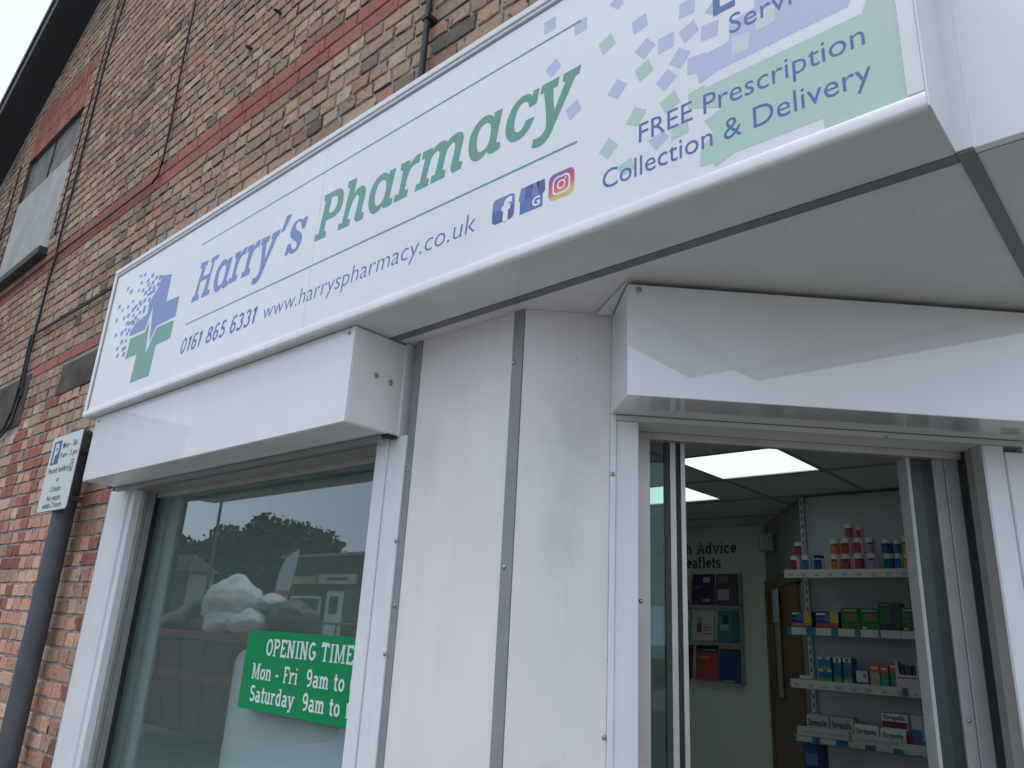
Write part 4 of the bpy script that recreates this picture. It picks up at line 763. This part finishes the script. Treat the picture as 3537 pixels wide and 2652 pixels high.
if True:
    z_=1.463
    MB().quad((-1.332,3.0935,z_-.043),(-1.30,3.0935,z_-.043),(-1.30,3.0935,z_-.002),(-1.332,3.0935,z_-.002)).build('strip_patch',BLU,su)
    MB().quad((-1.226,3.0935,z_-.043),(-1.195,3.0935,z_-.043),(-1.195,3.0935,z_-.002),(-1.226,3.0935,z_-.002)).build('strip_patch',BLU,su)
# bottles
PLA=mat('white_plastic',(.66,.66,.65),.35)
COLS={'red':(.40,.035,.03),'crimson':(.36,.02,.08),'magenta':(.33,.02,.09),'blue':(.015,.16,.38),'navy':(.02,.06,.22),'orange':(.50,.16,.03),'lilac':(.33,.20,.40),'deep':(.012,.09,.22),'yellow':(.46,.34,.04)}
NAVY=mat('navy_print',(.012,.015,.06),.5)
def bottle(x0,x1,z0,z1,col,lab,cap=None,y=3.125,full=False):
    cx=(x0+x1)/2; r=(x1-x0)/2*.97; h=z1-z0; cy=y+r
    t=thing('pill_bottle',(cx,cy,z0),lab,'bottle','vitamin bottles on the top shelf')
    t.rotation_euler.z=random.uniform(-.35,.3)
    MB().lathe([(0,0),(r*.93,0),(r,.004),(r,h*.70),(r*.9,h*.77),(r*.82,h*.79),(0,h*.79)],cx,cy,z0,18).build('body',PLA,t,smooth=True)
    MB().lathe([(r*.9,h*.775),(r*.92,h*.79),(r*.92,h*.985),(r*.86,h),(0,h)],cx,cy,z0,18).build('cap',cap or PLA,t,smooth=True)
    a0,a1=(R_(180),R_(360)) if full else (R_(190),R_(318))
    wr=MB().lathe([(r*1.012,h*.03),(r*1.012,h*.70)],cx,cy,z0,12,a0,a1)
    w_=wr.build('label_wrap',mat('label_'+col,COLS[col],.4),t,smooth=True)
    bpn=MB(); bpn.lathe([(r*1.03,h*.55),(r*1.03,h*.64)],cx,cy,z0,5,R_(245),R_(295)); bpn.build('label_print',NAVY,w_)
BT=[(-1.906,-1.844,2.0695,2.155,'magenta','white bottle with magenta label at the left end of the bottom row',None,0),(-1.837,-1.780,2.0695,2.155,'blue','white bottle with bright blue label, second in the bottom row',None,0),(-1.765,-1.703,2.0695,2.155,'navy','white bottle with dark blue cap and blue label standing alone',mat('blue_cap',(.01,.012,.20),.35),0),
(-1.665,-1.610,2.0695,2.157,'orange','white bottle with orange label on the shelf under another orange one',None,0),(-1.607,-1.542,2.0695,2.157,'red','white bottle with red label on the shelf under the red topped stack',None,0),(-1.534,-1.473,2.0695,2.157,'crimson','white bottle with crimson label on the shelf under its twin',None,0),(-1.464,-1.402,2.0695,2.158,'lilac','white bottle with lilac label on the shelf under its twin',None,0),
(-1.377,-1.317,2.0695,2.151,'deep','bottle with deep blue label all round, standing on the shelf',None,1),(-1.313,-1.273,2.0695,2.151,'blue','slim blue labelled bottle on the shelf between deep blue and yellow ones',None,0),(-1.271,-1.222,2.0695,2.151,'yellow','bottle with yellow label on the shelf, left of the two yellow ones below',None,1),(-1.220,-1.172,2.0695,2.157,'yellow','bottle with yellow label on the shelf at the right end by the door',None,1),
(-1.879,-1.817,2.1565,2.236,'magenta','white bottle with magenta label balanced on the leftmost bottles',None,0),(-1.664,-1.607,2.158,2.244,'orange','white bottle with orange label stacked on the lower orange bottle',None,0),(-1.603,-1.536,2.158,2.248,'red','white bottle with wide red label in the middle layer of the stack',None,0),(-1.531,-1.469,2.158,2.246,'crimson','white bottle with crimson label in the middle layer of the stack',None,0),(-1.467,-1.411,2.159,2.246,'lilac','white bottle with lilac label stacked on the lower lilac bottle',None,0),
(-1.381,-1.319,2.152,2.234,'deep','bottle with deep blue label stacked on the lower deep blue bottle',None,1),(-1.314,-1.274,2.152,2.226,'blue','slim blue labelled bottle stacked between deep blue and yellow ones',None,1),(-1.272,-1.221,2.152,2.243,'yellow','bottle with yellow label stacked left of the top right yellow one',None,1),(-1.219,-1.172,2.158,2.252,'yellow','tallest placed yellow label bottle at the right end of the upper layer',None,1),
(-1.573,-1.518,2.248,2.326,'red','white bottle with red label alone on the very top of the stack',None,0)]
for a,b_,c,d,col,lab,cap,fl in BT: bottle(a,b_,c,d,col,lab,cap,full=bool(fl))
bottle(-1.516,-1.474,2.2485,2.31,'crimson','small crimson bottle set back beside the topmost red bottle',None,y=3.15)
# boxes
def pack(x0,x1,z0,z1,col,lab,depth=.07,prints=(),y=3.118,name='medicine_box',cat='box',grp='medicine boxes on the shelves',key=None,rot=0):
    t=thing(name,((x0+x1)/2,y+depth/2,z0),lab,cat,grp)
    MB().box(x0,x1,y,y+depth,z0,z1).build('carton',mat('carton_'+str(key or '%d_%d_%d'%tuple(int(c*99) for c in col)),col,.4,var=.08,scale=25),t,bevel=.0015)
    t.rotation_euler.z=random.uniform(-.05,.05) if y<3.14 else random.uniform(-.02,.02)
    for i,(u0,u1,v0,v1,c_) in enumerate(prints):
        f=lambda u,v:(x0+(x1-x0)*u,y-.0006-.0002*i,z0+(z1-z0)*v)
        MB().quad(f(u0,v0),f(u1,v0),f(u1,v1),f(u0,v1)).build('print',mat('print_%d_%d_%d'%tuple(int(c*99) for c in c_),c_,.45),t)
    return t,(lambda u,v,d:(x0+u,y-.0012-d,z0+v))
YL_=(.52,.38,.06);WH=(.62,.64,.64)
pack(-1.906,-1.788,1.749,1.836,(.01,.03,.12),'navy box with yellow side and orange foot at the left of its shelf',.09,[(.62,1,.25,1,YL_),(.05,.98,.05,.25,(.50,.22,.05)),(.05,.45,.78,.9,WH),(.05,.35,.5,.55,(.2,.3,.5)),(.3,.62,.35,.85,(.03,.15,.4))])
pack(-1.767,-1.635,1.749,1.837,(.01,.028,.11),'navy and yellow box with red foot beside the green boxes',.09,[(.64,1,.28,1,YL_),(.05,.98,.04,.26,(.45,.06,.08)),(.05,.5,.76,.9,WH),(.05,.3,.5,.55,(.2,.3,.5)),(.35,.64,.4,.8,(.03,.15,.4))])
GR_=(.02,.13,.025)
for a,b_,d,dc,lab in ((-1.621,-1.522,1.859,(.5,.07,.04),'green box with red diamond, leftmost of the green boxes'),(-1.517,-1.416,1.858,(.52,.08,.05),'green box with red diamond and white foot tab, second of the green boxes'),(-1.304,-1.205,1.866,(.20,.05,.25),'green box with purple diamond at the right of its shelf')):
    t,_=pack(a,b_,1.749,d,GR_,lab,.08,[(.15,.85,.35,.72,(.05,.25,.03)),(.12,.85,.84,.92,(.30,.42,.30)),(.08,.3,.02,.1,WH)] if 'leftmost' not in lab else [(.15,.85,.35,.72,(.05,.25,.03)),(.12,.85,.84,.92,(.30,.42,.30))])
    cx=(a+b_)/2; cz=1.749+(d-1.749)*.54
    MB().quad((cx-.026,3.1165,cz),(cx,3.1165,cz-.02),(cx+.026,3.1165,cz),(cx,3.1165,cz+.02)).build('diamond',mat('diamond_%d'%int(dc[2]*99),dc,.45),t)
pack(-1.418,-1.306,1.749,1.890,(.012,.06,.04),'tall dark green box standing above its green neighbours',.08,[(.05,.5,.2,.85,(.03,.12,.06)),(.55,.85,.3,.75,(.02,.03,.05)),(.1,.5,.88,.94,(.2,.3,.25))])
BG=[(0,1,.78,1,WH),(.05,.9,.28,.72,(.02,.12,.32)),(0,1,0,.22,(.08,.35,.06)),(.35,.65,.8,.97,(.05,.08,.12))]
pack(-1.766,-1.696,1.528,1.592,(.03,.18,.30),'blue and green box lying on top of its twin',.09,BG,key='bg'); pack(-1.768,-1.697,1.4635,1.5275,(.03,.18,.30),'blue and green box at the foot of a pile of two',.09,BG,key='bg')
pack(-1.682,-1.638,1.4635,1.593,(.03,.18,.30),'slim upright blue box with green foot',.09,BG,key='bg')
pack(-1.631,-1.585,1.4635,1.593,(.05,.16,.32),'slim upright blue box with grey foot beside the green footed one',.09,[(0,1,.82,1,WH),(.1,.9,.3,.7,(.03,.12,.32)),(.35,.65,.84,.97,(.05,.08,.12)),(0,1,0,.15,(.25,.33,.42))])
pack(-1.565,-1.506,1.4635,1.54,(.55,.57,.58),'small white box with blue top and foot in the middle of its shelf',.07,[(0,1,.88,1,(.04,.09,.3)),(0,1,0,.14,(.05,.12,.35)),(.6,.85,.45,.7,(.3,.15,.15))])
pack(-1.49,-1.441,1.4635,1.566,(.38,.36,.26),'narrow beige box with orange top',.07,[(0,1,.62,1,(.55,.13,.05)),(.15,.85,.8,.9,WH)])
OT=[(0,1,.55,1,(.52,.10,.06)),(.15,.85,.78,.88,WH)]
pack(-1.438,-1.397,1.4635,1.565,(.02,.26,.20),'narrow teal box with orange top beside the display tray',.07,OT); pack(-1.395,-1.362,1.4635,1.583,(.02,.27,.21),'taller teal and orange box partly hidden by the display tray',.07,OT,y=3.13)
t=thing('display_tray',(-1.30,3.14,1.4635),'white cardboard display tray with a cut-out front','tray')
tb=MB(); tb.prism([(-1.3595,1.4640),(-1.240,1.4640),(-1.240,1.598),(-1.255,1.598),(-1.258,1.525),(-1.342,1.525),(-1.348,1.598),(-1.3595,1.6)],'y',3.115,3.118); tb.box(-1.3595,-1.3565,3.1185,3.22,1.464,1.59); tb.box(-1.2430,-1.240,3.1185,3.22,1.464,1.59); tb.build('tray_card',mat('white_card',(.55,.55,.55),.6),t)
MB().quad((-1.352,3.1145,1.508),(-1.248,3.1145,1.508),(-1.248,3.1145,1.514),(-1.352,3.1145,1.514)).build('print',mat('print_red_line',(.4,.05,.07),.5),t)
for i in range(3): pack(-1.352+i*.0365,-1.319+i*.0365,1.4637,1.575-.004*i,(.05,.05,.07),['dark carton in the display tray, at the left','dark carton in the display tray, in the middle','dark carton in the display tray, at the right'][i],.08,y=3.125,grp='dark cartons in the tray')
pack(-1.237,-1.19,1.4635,1.60,(.06,.012,.025),'dark red box at the right end beside the display tray',.08,[(.1,.9,.2,.5,(.15,.02,.05))])
pack(-1.877,-1.802,1.4635,1.484,(.55,.58,.58),'flat white pack lying at the left end of its shelf',.06,[(0,1,0,.3,(.1,.3,.35))])
SW=(.55,.52,.52)
def lozenge(x0,x1,z0,z1,lab,col,tint,y):
    t,Pf=pack(x0,x1,z0,z1,col,lab,.075,[(.72,1,.0,.38,tint)],y=y,name='lozenge_box',grp='lozenge boxes on the lowest shelf')
    text('brand_lettering','Strepsils',(x1-x0)*.08,(z1-z0)*.48,Pf,mat('box_ink',(.03,.03,.05),.5),t,d=.0006,width=(x1-x0)*.82,height=(z1-z0)*.30,bold=.02,cap='S')
lozenge(-1.871,-1.746,1.1735,1.282,'white lozenge box with pink corner at the left of the lowest shelf',SW,(.38,.06,.12),3.16)
lozenge(-1.739,-1.613,1.1735,1.282,'white lozenge box with yellow corner, second on the lowest shelf',SW,(.5,.35,.12),3.16)
SIL=mat('carton_shiny',(.72,.75,.76),.3)
lozenge(-1.607,-1.484,1.1735,1.258,'bright white lozenge box, third on the lowest shelf',(.80,.83,.84),(.7,.7,.7),3.15)
lozenge(-1.474,-1.349,1.1735,1.2525,'bright white lozenge box under the maroon striped one',(.80,.83,.84),(.7,.7,.7),3.15)
t,Pf=pack(-1.465,-1.335,1.2530,1.328,(.78,.80,.82),'white lozenge box with maroon stripe lying on another',.075,[(.02,.98,.06,.48,(.20,.03,.06))],y=3.155,name='lozenge_box',grp='lozenge boxes on the lowest shelf')
text('brand_lettering','Strepsils',.01,.045,Pf,MATS['box_ink'],t,d=.0006,width=.105,height=.022,bold=.02,cap='S')
for a,b_,c,d,lab in ((-1.895,-1.617,1.1735,1.222,'long white shelf card in front of the two left lozenge boxes'),(-1.601,-1.351,1.166,1.212,'long white shelf card in front of the shiny lozenge boxes'),(-1.349,-1.19,1.150,1.196,'white shelf card under the blue and white cartons')):
    t=thing('shelf_card',((a+b_)/2,3.088,c),lab,'card','white shelf cards on the lowest shelf')
    MB().box(a,b_,3.084,3.087,c,d).build('card',mat('white_card',(.55,.55,.55),.6),t)
    Pc=lambda u,v,dd,a=a,c=c:(a+u,3.0835-dd,c+v)
    text('card_lettering','Any two for one price',.02,.016,Pc,INK,t,d=.0003,width=(b_-a)*.85,height=.016,shear=.15,cap='A') if a<-1.4 else None
pack(-1.304,-1.240,1.1975,1.332,(.50,.52,.55),'white carton with blue foot at the right of the lowest shelf',.07,[(0,1,0,.5,(.02,.16,.42)),(.75,1,.1,.95,(.35,.4,.42))],y=3.10)
pack(-1.238,-1.19,1.1975,1.337,(.02,.17,.32),'all blue carton at the right end of the lowest shelf',.07,y=3.10)
pack(-1.34,-1.312,1.1735,1.235,(.35,.03,.03),'small red pack between the lozenge boxes and the blue cartons',.06,y=3.16)
pack(-1.882,-1.776,.8605,1.125,(.015,.05,.25),'tall blue pack under the lowest visible shelf',.08,[(.1,.7,.62,.85,(.12,.2,.4)),(.15,.6,.35,.5,(.03,.03,.12)),(.75,1,.3,1,(.01,.02,.08))])

# ================================================================== PARKING SIGN POST
ps=thing('parking_sign_post',(-4.32,-.085,0),'grey post with a white parking permit plate standing before the brick wall','parking sign')
PG=mat('grey_painted_post',(.085,.095,.11),.5,var=.2,scale=12)
top=Vector((-4.325,-.085,2.50)); bot=Vector((-4.315,-.085,0.0))
MB().tube([tuple(bot),tuple(top)],.051,20).build('post',PG,ps,smooth=True)
MB().lathe([(.053,0),(.053,.02),(.035,.034),(0,.038)],top.x,top.y,top.z-.006,20).build('post_cap',PG,ps,smooth=True)
PX0,PX1,PZ0,PZ1,PY=-4.527,-4.107,2.087,2.490,-.148
pl=MB(); pl.prism(rrect(PX0,PX1,PZ0,PZ1,.018),'y',PY,PY+.004); pl=pl.build('plate',mat('grey_plate_back',(.10,.11,.12),.5),ps)
PPl=lambda u,v,d:(u,PY-d,v)
flat('plate_face',[[rrect(PX0+.003,PX1-.003,PZ0+.003,PZ1-.003,.016)]],PPl,mat('plate_white',(.60,.65,.63),.4,var=.05,scale=8),pl,.0008)
KX,KZ=(PX1-PX0)/.345,(PZ1-PZ0)/.327
BK=mat('plate_black',(.02,.02,.022),.5)
flat('parking_symbol',[[rrect(PX0+.028*KX,PX0+.118*KX,PZ1-.125*KZ,PZ1-.022*KZ,.006)]],PPl,mat('plate_blue',(.02,.045,.22),.4),pl,.0012)
text('parking_letter','P',PX0+.05*KX,PZ1-.112*KZ,PPl,mat('plate_white',(.6,.65,.63)),pl,d=.0016,width=.048*KX,height=.08*KZ,bold=.04,cap='P')
def ptx(t_,cx,zb,wd,hh): text('plate_lettering',t_,PX0+(cx-wd/2)*KX,PZ1-zb*KZ,PPl,BK,pl,d=.0014,width=wd*KX,height=hh*KZ,bold=.012,cap='M')
ptx('Mon - Sat',.222,.062,.165,.026); ptx('9 am - 5 pm',.228,.103,.19,.024)
ptx('Permit holders',.15,.163,.235,.024); ptx('or',.17,.205,.034,.022); ptx('2 hours',.17,.245,.115,.024); ptx('No return',.17,.283,.155,.023); ptx('within 2 hours',.17,.313,.22,.023)
flat('permit_box',[[rrect(PX1-.068*KX,PX1-.036*KX,PZ1-.172*KZ,PZ1-.122*KZ,.002),rrect(PX1-.064*KX,PX1-.040*KX,PZ1-.168*KZ,PZ1-.126*KZ,.001)]],PPl,BK,pl,.0014); text('plate_lettering','C',PX1-.060*KX,PZ1-.164*KZ,PPl,BK,pl,d=.0014,width=.016*KX,height=.03*KZ,bold=.02,cap='C')
for z_ in (2.40,2.15):
    cb_=MB(); cb_.box(-4.38,-4.262,-.1435,-.028,z_,z_+.022); cb_.build('bracket',PG,ps)

# ================================================================== ACROSS THE STREET (seen mirrored in the window)
def leafy(name,x,y,h,r,label,trunk=.3,n=11000,seed=1,flatk=1.0,group=None):
    rnd=random.Random(seed); t=thing(name,(x,y,0),label,'tree',group)
    tr=MB(); tr.tube([(x,y,0),(x+.1,y,h*.25),(x-.05,y+.1,h*.5)],[trunk,trunk*.75,trunk*.5],8)
    for k in range(6):
        a=k*1.05; tr.tube([(x,y,h*.3),(x+math.cos(a)*r*.4,y+math.sin(a)*r*.4,h*.5),(x+math.cos(a)*r*.7,y+math.sin(a)*r*.7,h*(.6+.05*(k%3)))],[trunk*.4,trunk*.22,.03],6)
    tr.build('trunk',mat('bark',(.07,.055,.04),.9,var=.3,scale=8),t)
    cl=[(x+rnd.uniform(-1,1)*r*.75,y+rnd.uniform(-1,1)*r*.7,h*.2+rnd.random()**.8*h*.66,r*rnd.uniform(.14,.42)) for _ in range(34)]
    cr_=MB()
    for i in range(n):
        c=rnd.choice(cl); v=Vector((rnd.gauss(0,1),rnd.gauss(0,1),rnd.gauss(0,1))).normalized()*c[3]*(rnd.random()**.4*1.12)
        p=Vector(c[:3])+v; s=rnd.uniform(.10,.30)
        a=Vector((rnd.gauss(0,1),rnd.gauss(0,1),rnd.gauss(0,1))).normalized()*s; b2=a.cross(Vector((rnd.gauss(0,1),rnd.gauss(0,1),rnd.gauss(0,1)))).normalized()*s*.6
        cr_.quad(tuple(p-a),tuple(p+b2),tuple(p+a),tuple(p-b2))
    cr_.build('crown',mat('foliage',(.045,.075,.035),.8,var=.5,scale=1.2),t)
leafy('street_tree',-45.5,-26.5,8.3,4.1,'tall round tree across the street, tallest in the window reflection',seed=3,n=17000)
leafy('street_tree',-53,-26.5,8.0,3.6,'lower bushy tree left of the tallest one in the window reflection',seed=5)
leafy('street_tree',-59.5,-26.5,9.0,3.6,'leftmost tree in the window reflection behind the lamp post',seed=9)
leafy('street_tree',-49,-28,7.2,3.2,'bushy tree in the reflection between the two larger ones',seed=12)
lp_=thing('lamp_post',(-30.68,-14,0),'tall thin street lamp post reflected in the shop window','lamp post')
PO_=mat('grey_steel_post',(.10,.105,.11),.5)
MB().tube([(-30.68,-14,0),(-30.68,-14,1.2),(-30.7,-14,7.8)],[.10,.07,.055],10).build('column',PO_,lp_)
MB().tube([(-30.7,-14,7.7),(-30.3,-13.6,8.0),(-29.8,-13.2,8.05)],.035,8).build('arm',PO_,lp_); MB().box(-29.95,-29.45,-13.3,-13.05,8.0,8.12).build('lantern',PO_,lp_,bevel=.03)
# flat roofed shop, scaled to stand about 15 m away
k=(13+1.68)/(21+1.68)
def SX(x): return x*k
def SZ(z_): return 1.62+(z_-1.62)*k
YS=-13.0
sh=thing('opposite_shop',(SX(-32),YS-2,0),'low flat roofed brick shop across the street, seen in the window reflection','building')
MB().box(SX(-36.6),SX(-27),YS-6,YS,0,SZ(4.8)).build('walls',mat('dull_brown_brick',(.10,.08,.07),.9,var=.3,scale=3),sh)
MB().box(SX(-36.7),SX(-26.9),YS-6,YS+.08,SZ(4.8),SZ(4.95)).build('roof_edge',mat('grey_roof_trim',(.28,.29,.3),.7),sh)
MB().box(SX(-35.82),SX(-33.24),YS+.002,YS+.08,SZ(3.47),SZ(3.84)).build('yellow_fascia',mat('yellow_fascia_board',(.45,.42,.16),.5),sh)
wf=MB().box(SX(-33.06),SX(-30.08),YS+.002,YS+.08,SZ(3.47),SZ(3.93)).build('white_fascia',mat('white_fascia_board',(.55,.57,.55),.5),sh)
MB().box(SX(-32.4),SX(-30.7),YS+.0805,YS+.083,SZ(3.64),SZ(3.78)).build('fascia_marks',mat('fascia_ink',(.06,.06,.06),.6),wf)
MB().box(SX(-35.39),SX(-32.75),YS+.002,YS+.05,SZ(1.9),SZ(2.9)).build('window_frame',UPVC,sh); MB().box(SX(-35.25),SX(-32.9),YS+.0505,YS+.055,SZ(2.0),SZ(2.78)).build('window_pane',mat('dark_shop_glass',(.03,.04,.04),.15),sh)
dd_=MB().box(SX(-32.29),SX(-30.95),YS+.002,YS+.05,.1,SZ(3.13)).build('door',UPVC,sh); MB().box(SX(-32.0),SX(-31.3),YS+.0505,YS+.055,SZ(2.1),SZ(2.9)).build('door_pane',mat('dark_shop_glass',(.03,.04,.04),.15),dd_)
MB().box(SX(-30.79),SX(-29.2),YS+.002,YS+.05,SZ(1.82),SZ(3.2)).build('window_pane',mat('dark_shop_glass',(.03,.04,.04),.15),sh)
MB().tube([(SX(-32.9),YS-.5,SZ(4.9)),(SX(-32.9),YS-.5,SZ(5.66))],.02,6).build('aerial',PO_,sh)
# feather flag
ff=thing('feather_flag',(-22.2,-12,0),'white feather shaped advertising flag across the street','flag')
fl=[(-22.26,2.1),(-22.3,2.7),(-22.19,3.2),(-21.95,3.55),(-21.6,3.74),(-21.28,3.8),(-21.33,3.3),(-21.45,2.8),(-21.7,2.1)]
MB().prism(fl,'y',-12.01,-11.99).build('banner',mat('white_flag_cloth',(.62,.63,.66),.7),ff); MB().prism([(-22.2,2.55),(-21.56,2.55),(-21.6,2.4),(-22.2,2.4)],'y',-11.985,-11.98).build('banner_print',mat('flag_red',(.45,.12,.1),.7),ff)
MB().tube([(-22.3,-12,0),(-22.32,-12,2.7),(-22.2,-12,3.22),(-21.95,-12,3.58),(-21.28,-12,3.82)],.02,6).build('pole',PO_,ff)
# skip with bags
sk=thing('rubbish_skip',(-11,-4.6,-.09),'dark red rubbish skip heaped with bags at the kerb, seen mirrored','skip')
SKM=mat('dull_red_skip',(.16,.035,.03),.7,var=.4,scale=3)
MB().add([(-12.2,-5.3,.1),(-9.4,-5.3,.1),(-9.4,-3.9,.1),(-12.2,-3.9,.1),(-12.9,-5.5,1.40),(-8.8,-5.5,1.40),(-8.8,-3.75,1.40),(-12.9,-3.75,1.40)],[(0,3,2,1),(0,1,5,4),(1,2,6,5),(2,3,7,6),(3,0,4,7),(4,5,6,7)]).build('body',SKM,sk)
rb_=MB()
for i in range(6):
    xb=-12.1+i*.52; xt=-12.75+i*.76
    rb_.add([(xb-.05,-3.88,.12),(xb+.05,-3.88,.12),(xt+.05,-3.73,1.34),(xt-.05,-3.73,1.34),(xb-.05,-3.95,.12),(xb+.05,-3.95,.12),(xt+.05,-3.80,1.34),(xt-.05,-3.80,1.34)],[(0,1,2,3),(0,3,7,4),(1,5,6,2),(3,2,6,7),(0,4,5,1)])
rb_.build('rib',SKM,sk)
MB().add([(-12.72,-3.80,.78),(-9.05,-3.80,.78),(-9.03,-3.785,.90),(-12.76,-3.785,.90),(-12.72,-3.84,.78),(-9.05,-3.84,.78),(-9.03,-3.84,.90),(-12.76,-3.84,.90)],[(0,1,2,3),(0,4,5,1),(3,2,6,7),(0,3,7,4),(1,5,6,2)]).build('side_rail',mat('skip_red_rim',(.30,.06,.06),.6),sk)
rm=MB(); rm.box(-12.95,-8.75,-3.78,-3.70,1.33,1.43); rm.box(-12.95,-8.75,-5.55,-5.47,1.33,1.43); rm.box(-12.95,-12.88,-5.46,-3.79,1.33,1.43); rm.box(-8.82,-8.75,-5.46,-3.79,1.33,1.43); rm.build('rim',mat('skip_red_rim',(.30,.06,.06),.6),sk,bevel=.01)
def bag(x,y,z_,rx,ry,rz,col,label,seed):
    bm=bmesh.new(); bmesh.ops.create_icosphere(bm,subdivisions=4,radius=1)
    for v in bm.verts:
        d=v.co.normalized(); f=1+.13*noise.noise(d*1.7+Vector((seed*7,0,0)))+.05*noise.noise(d*4+Vector((0,seed*3,0)))-.10*abs(noise.noise(d*3.1+Vector((seed*2,1,0))))-.10*abs(noise.noise(Vector((d.x*8,d.y*8,d.z*2.2))+Vector((1,seed,0))))
        v.co=Vector((d.x*rx*f,d.y*ry*f,d.z*rz*f))
        if d.z>.85: v.co.z+=rz*.25*(d.z-.85)/.15
    me=bpy.data.meshes.new('rubbish_bag'); bm.to_mesh(me); bm.free()
    for p in me.polygons: p.use_smooth=True
    me.materials.append(mat('bag_'+('white' if col[0]>.3 else 'black' if col[0]<.05 else 'tan'),col,.45,var=.2,scale=4,bump=.6,bscale=9))
    o=bpy.data.objects.new('rubbish_bag',me); COL.objects.link(o); o.location=(x,y,z_); tag(o,label,'bag','rubbish bags in the skip')
bag(-10.48,-4.1,1.80,.58,.4,.35,(.82,.83,.84),'biggest white bag on top of the skip heap',1)
bag(-10.3,-3.95,1.55,.42,.3,.20,(.74,.72,.66),'cream bag low at the front of the skip heap',2)
bag(-9.68,-3.95,1.56,.30,.3,.17,(.78,.78,.80),'small white bag low on the right of the skip heap',3)
bag(-9.65,-4.2,1.84,.24,.25,.12,(.84,.85,.87),'little white bag high on the right of the skip heap',4)
bag(-11.15,-4.1,1.66,.42,.35,.24,(.02,.02,.025),'black bag on the left of the skip heap',5)
bag(-10.1,-4.5,1.70,.5,.4,.25,(.025,.025,.03),'black bag at the back of the skip heap',6)
bag(-9.25,-4.3,1.66,.38,.35,.22,(.12,.10,.08),'brown sack at the right end of the skip heap',7)
bag(-11.9,-4.2,1.52,.5,.4,.22,(.13,.12,.09),'tan sack at the left end of the skip heap',8)
bag(-10.75,-3.95,1.50,.3,.25,.18,(.02,.02,.022),'black bag squeezed between the cream bag and the tan sack',9)
gl_=thing('guard_rail',(-13,-10,0),'metal guard rail along the far pavement, seen in the window reflection','railing')
RM=mat('rail_grey_red',(.22,.10,.09),.5)
k2=.8
for i in range(5): MB().tube([(-20+2.0*i,-9.9,0),(-20+2.0*i,-9.9,1.64)],.03,8).build('rail_post',RM,gl_)
for z_ in (1.64,1.0,.4): MB().tube([(-20,-9.9,z_),(-12,-9.9,z_)],.03,8).build('rail',RM,gl_)
hs=thing('pale_house',(-39,-16.8,0),'pale rendered house across the street, at the left of the reflection','building')
MB().box(-41,-37,-17.5,-16.2,0,3.7).build('walls',mat('pale_render',(.50,.46,.42),.8,var=.1,scale=1),hs); MB().add([(-41.2,-17.7,3.7),(-36.8,-17.7,3.7),(-36.8,-16,3.7),(-41.2,-16,3.7),(-40,-16.85,4.6),(-38,-16.85,4.6)],[(0,1,5,4),(1,2,5),(2,3,4,5),(3,0,4),(0,3,2,1)]).build('roof',mat('slate',(.06,.065,.075)),hs)
th=thing('tall_terrace',(-37,-12,0),'tall dark brick terrace end at the left of the window reflection','building')
MB().box(-42,-32.9,-13.6,-10.2,0,9.2).build('walls',mat('dark_terrace_brick',(.07,.055,.05),.9,var=.3,scale=2),th); MB().box(-42.2,-32.8,-13.7,-10.0,9.2,9.6).build('roof',mat('slate',(.06,.065,.075)),th)
MB().box(-36.6,-35.2,-10.19,-10.15,1.0,2.4).build('window',mat('dark_shop_glass',(.03,.04,.04)),th)
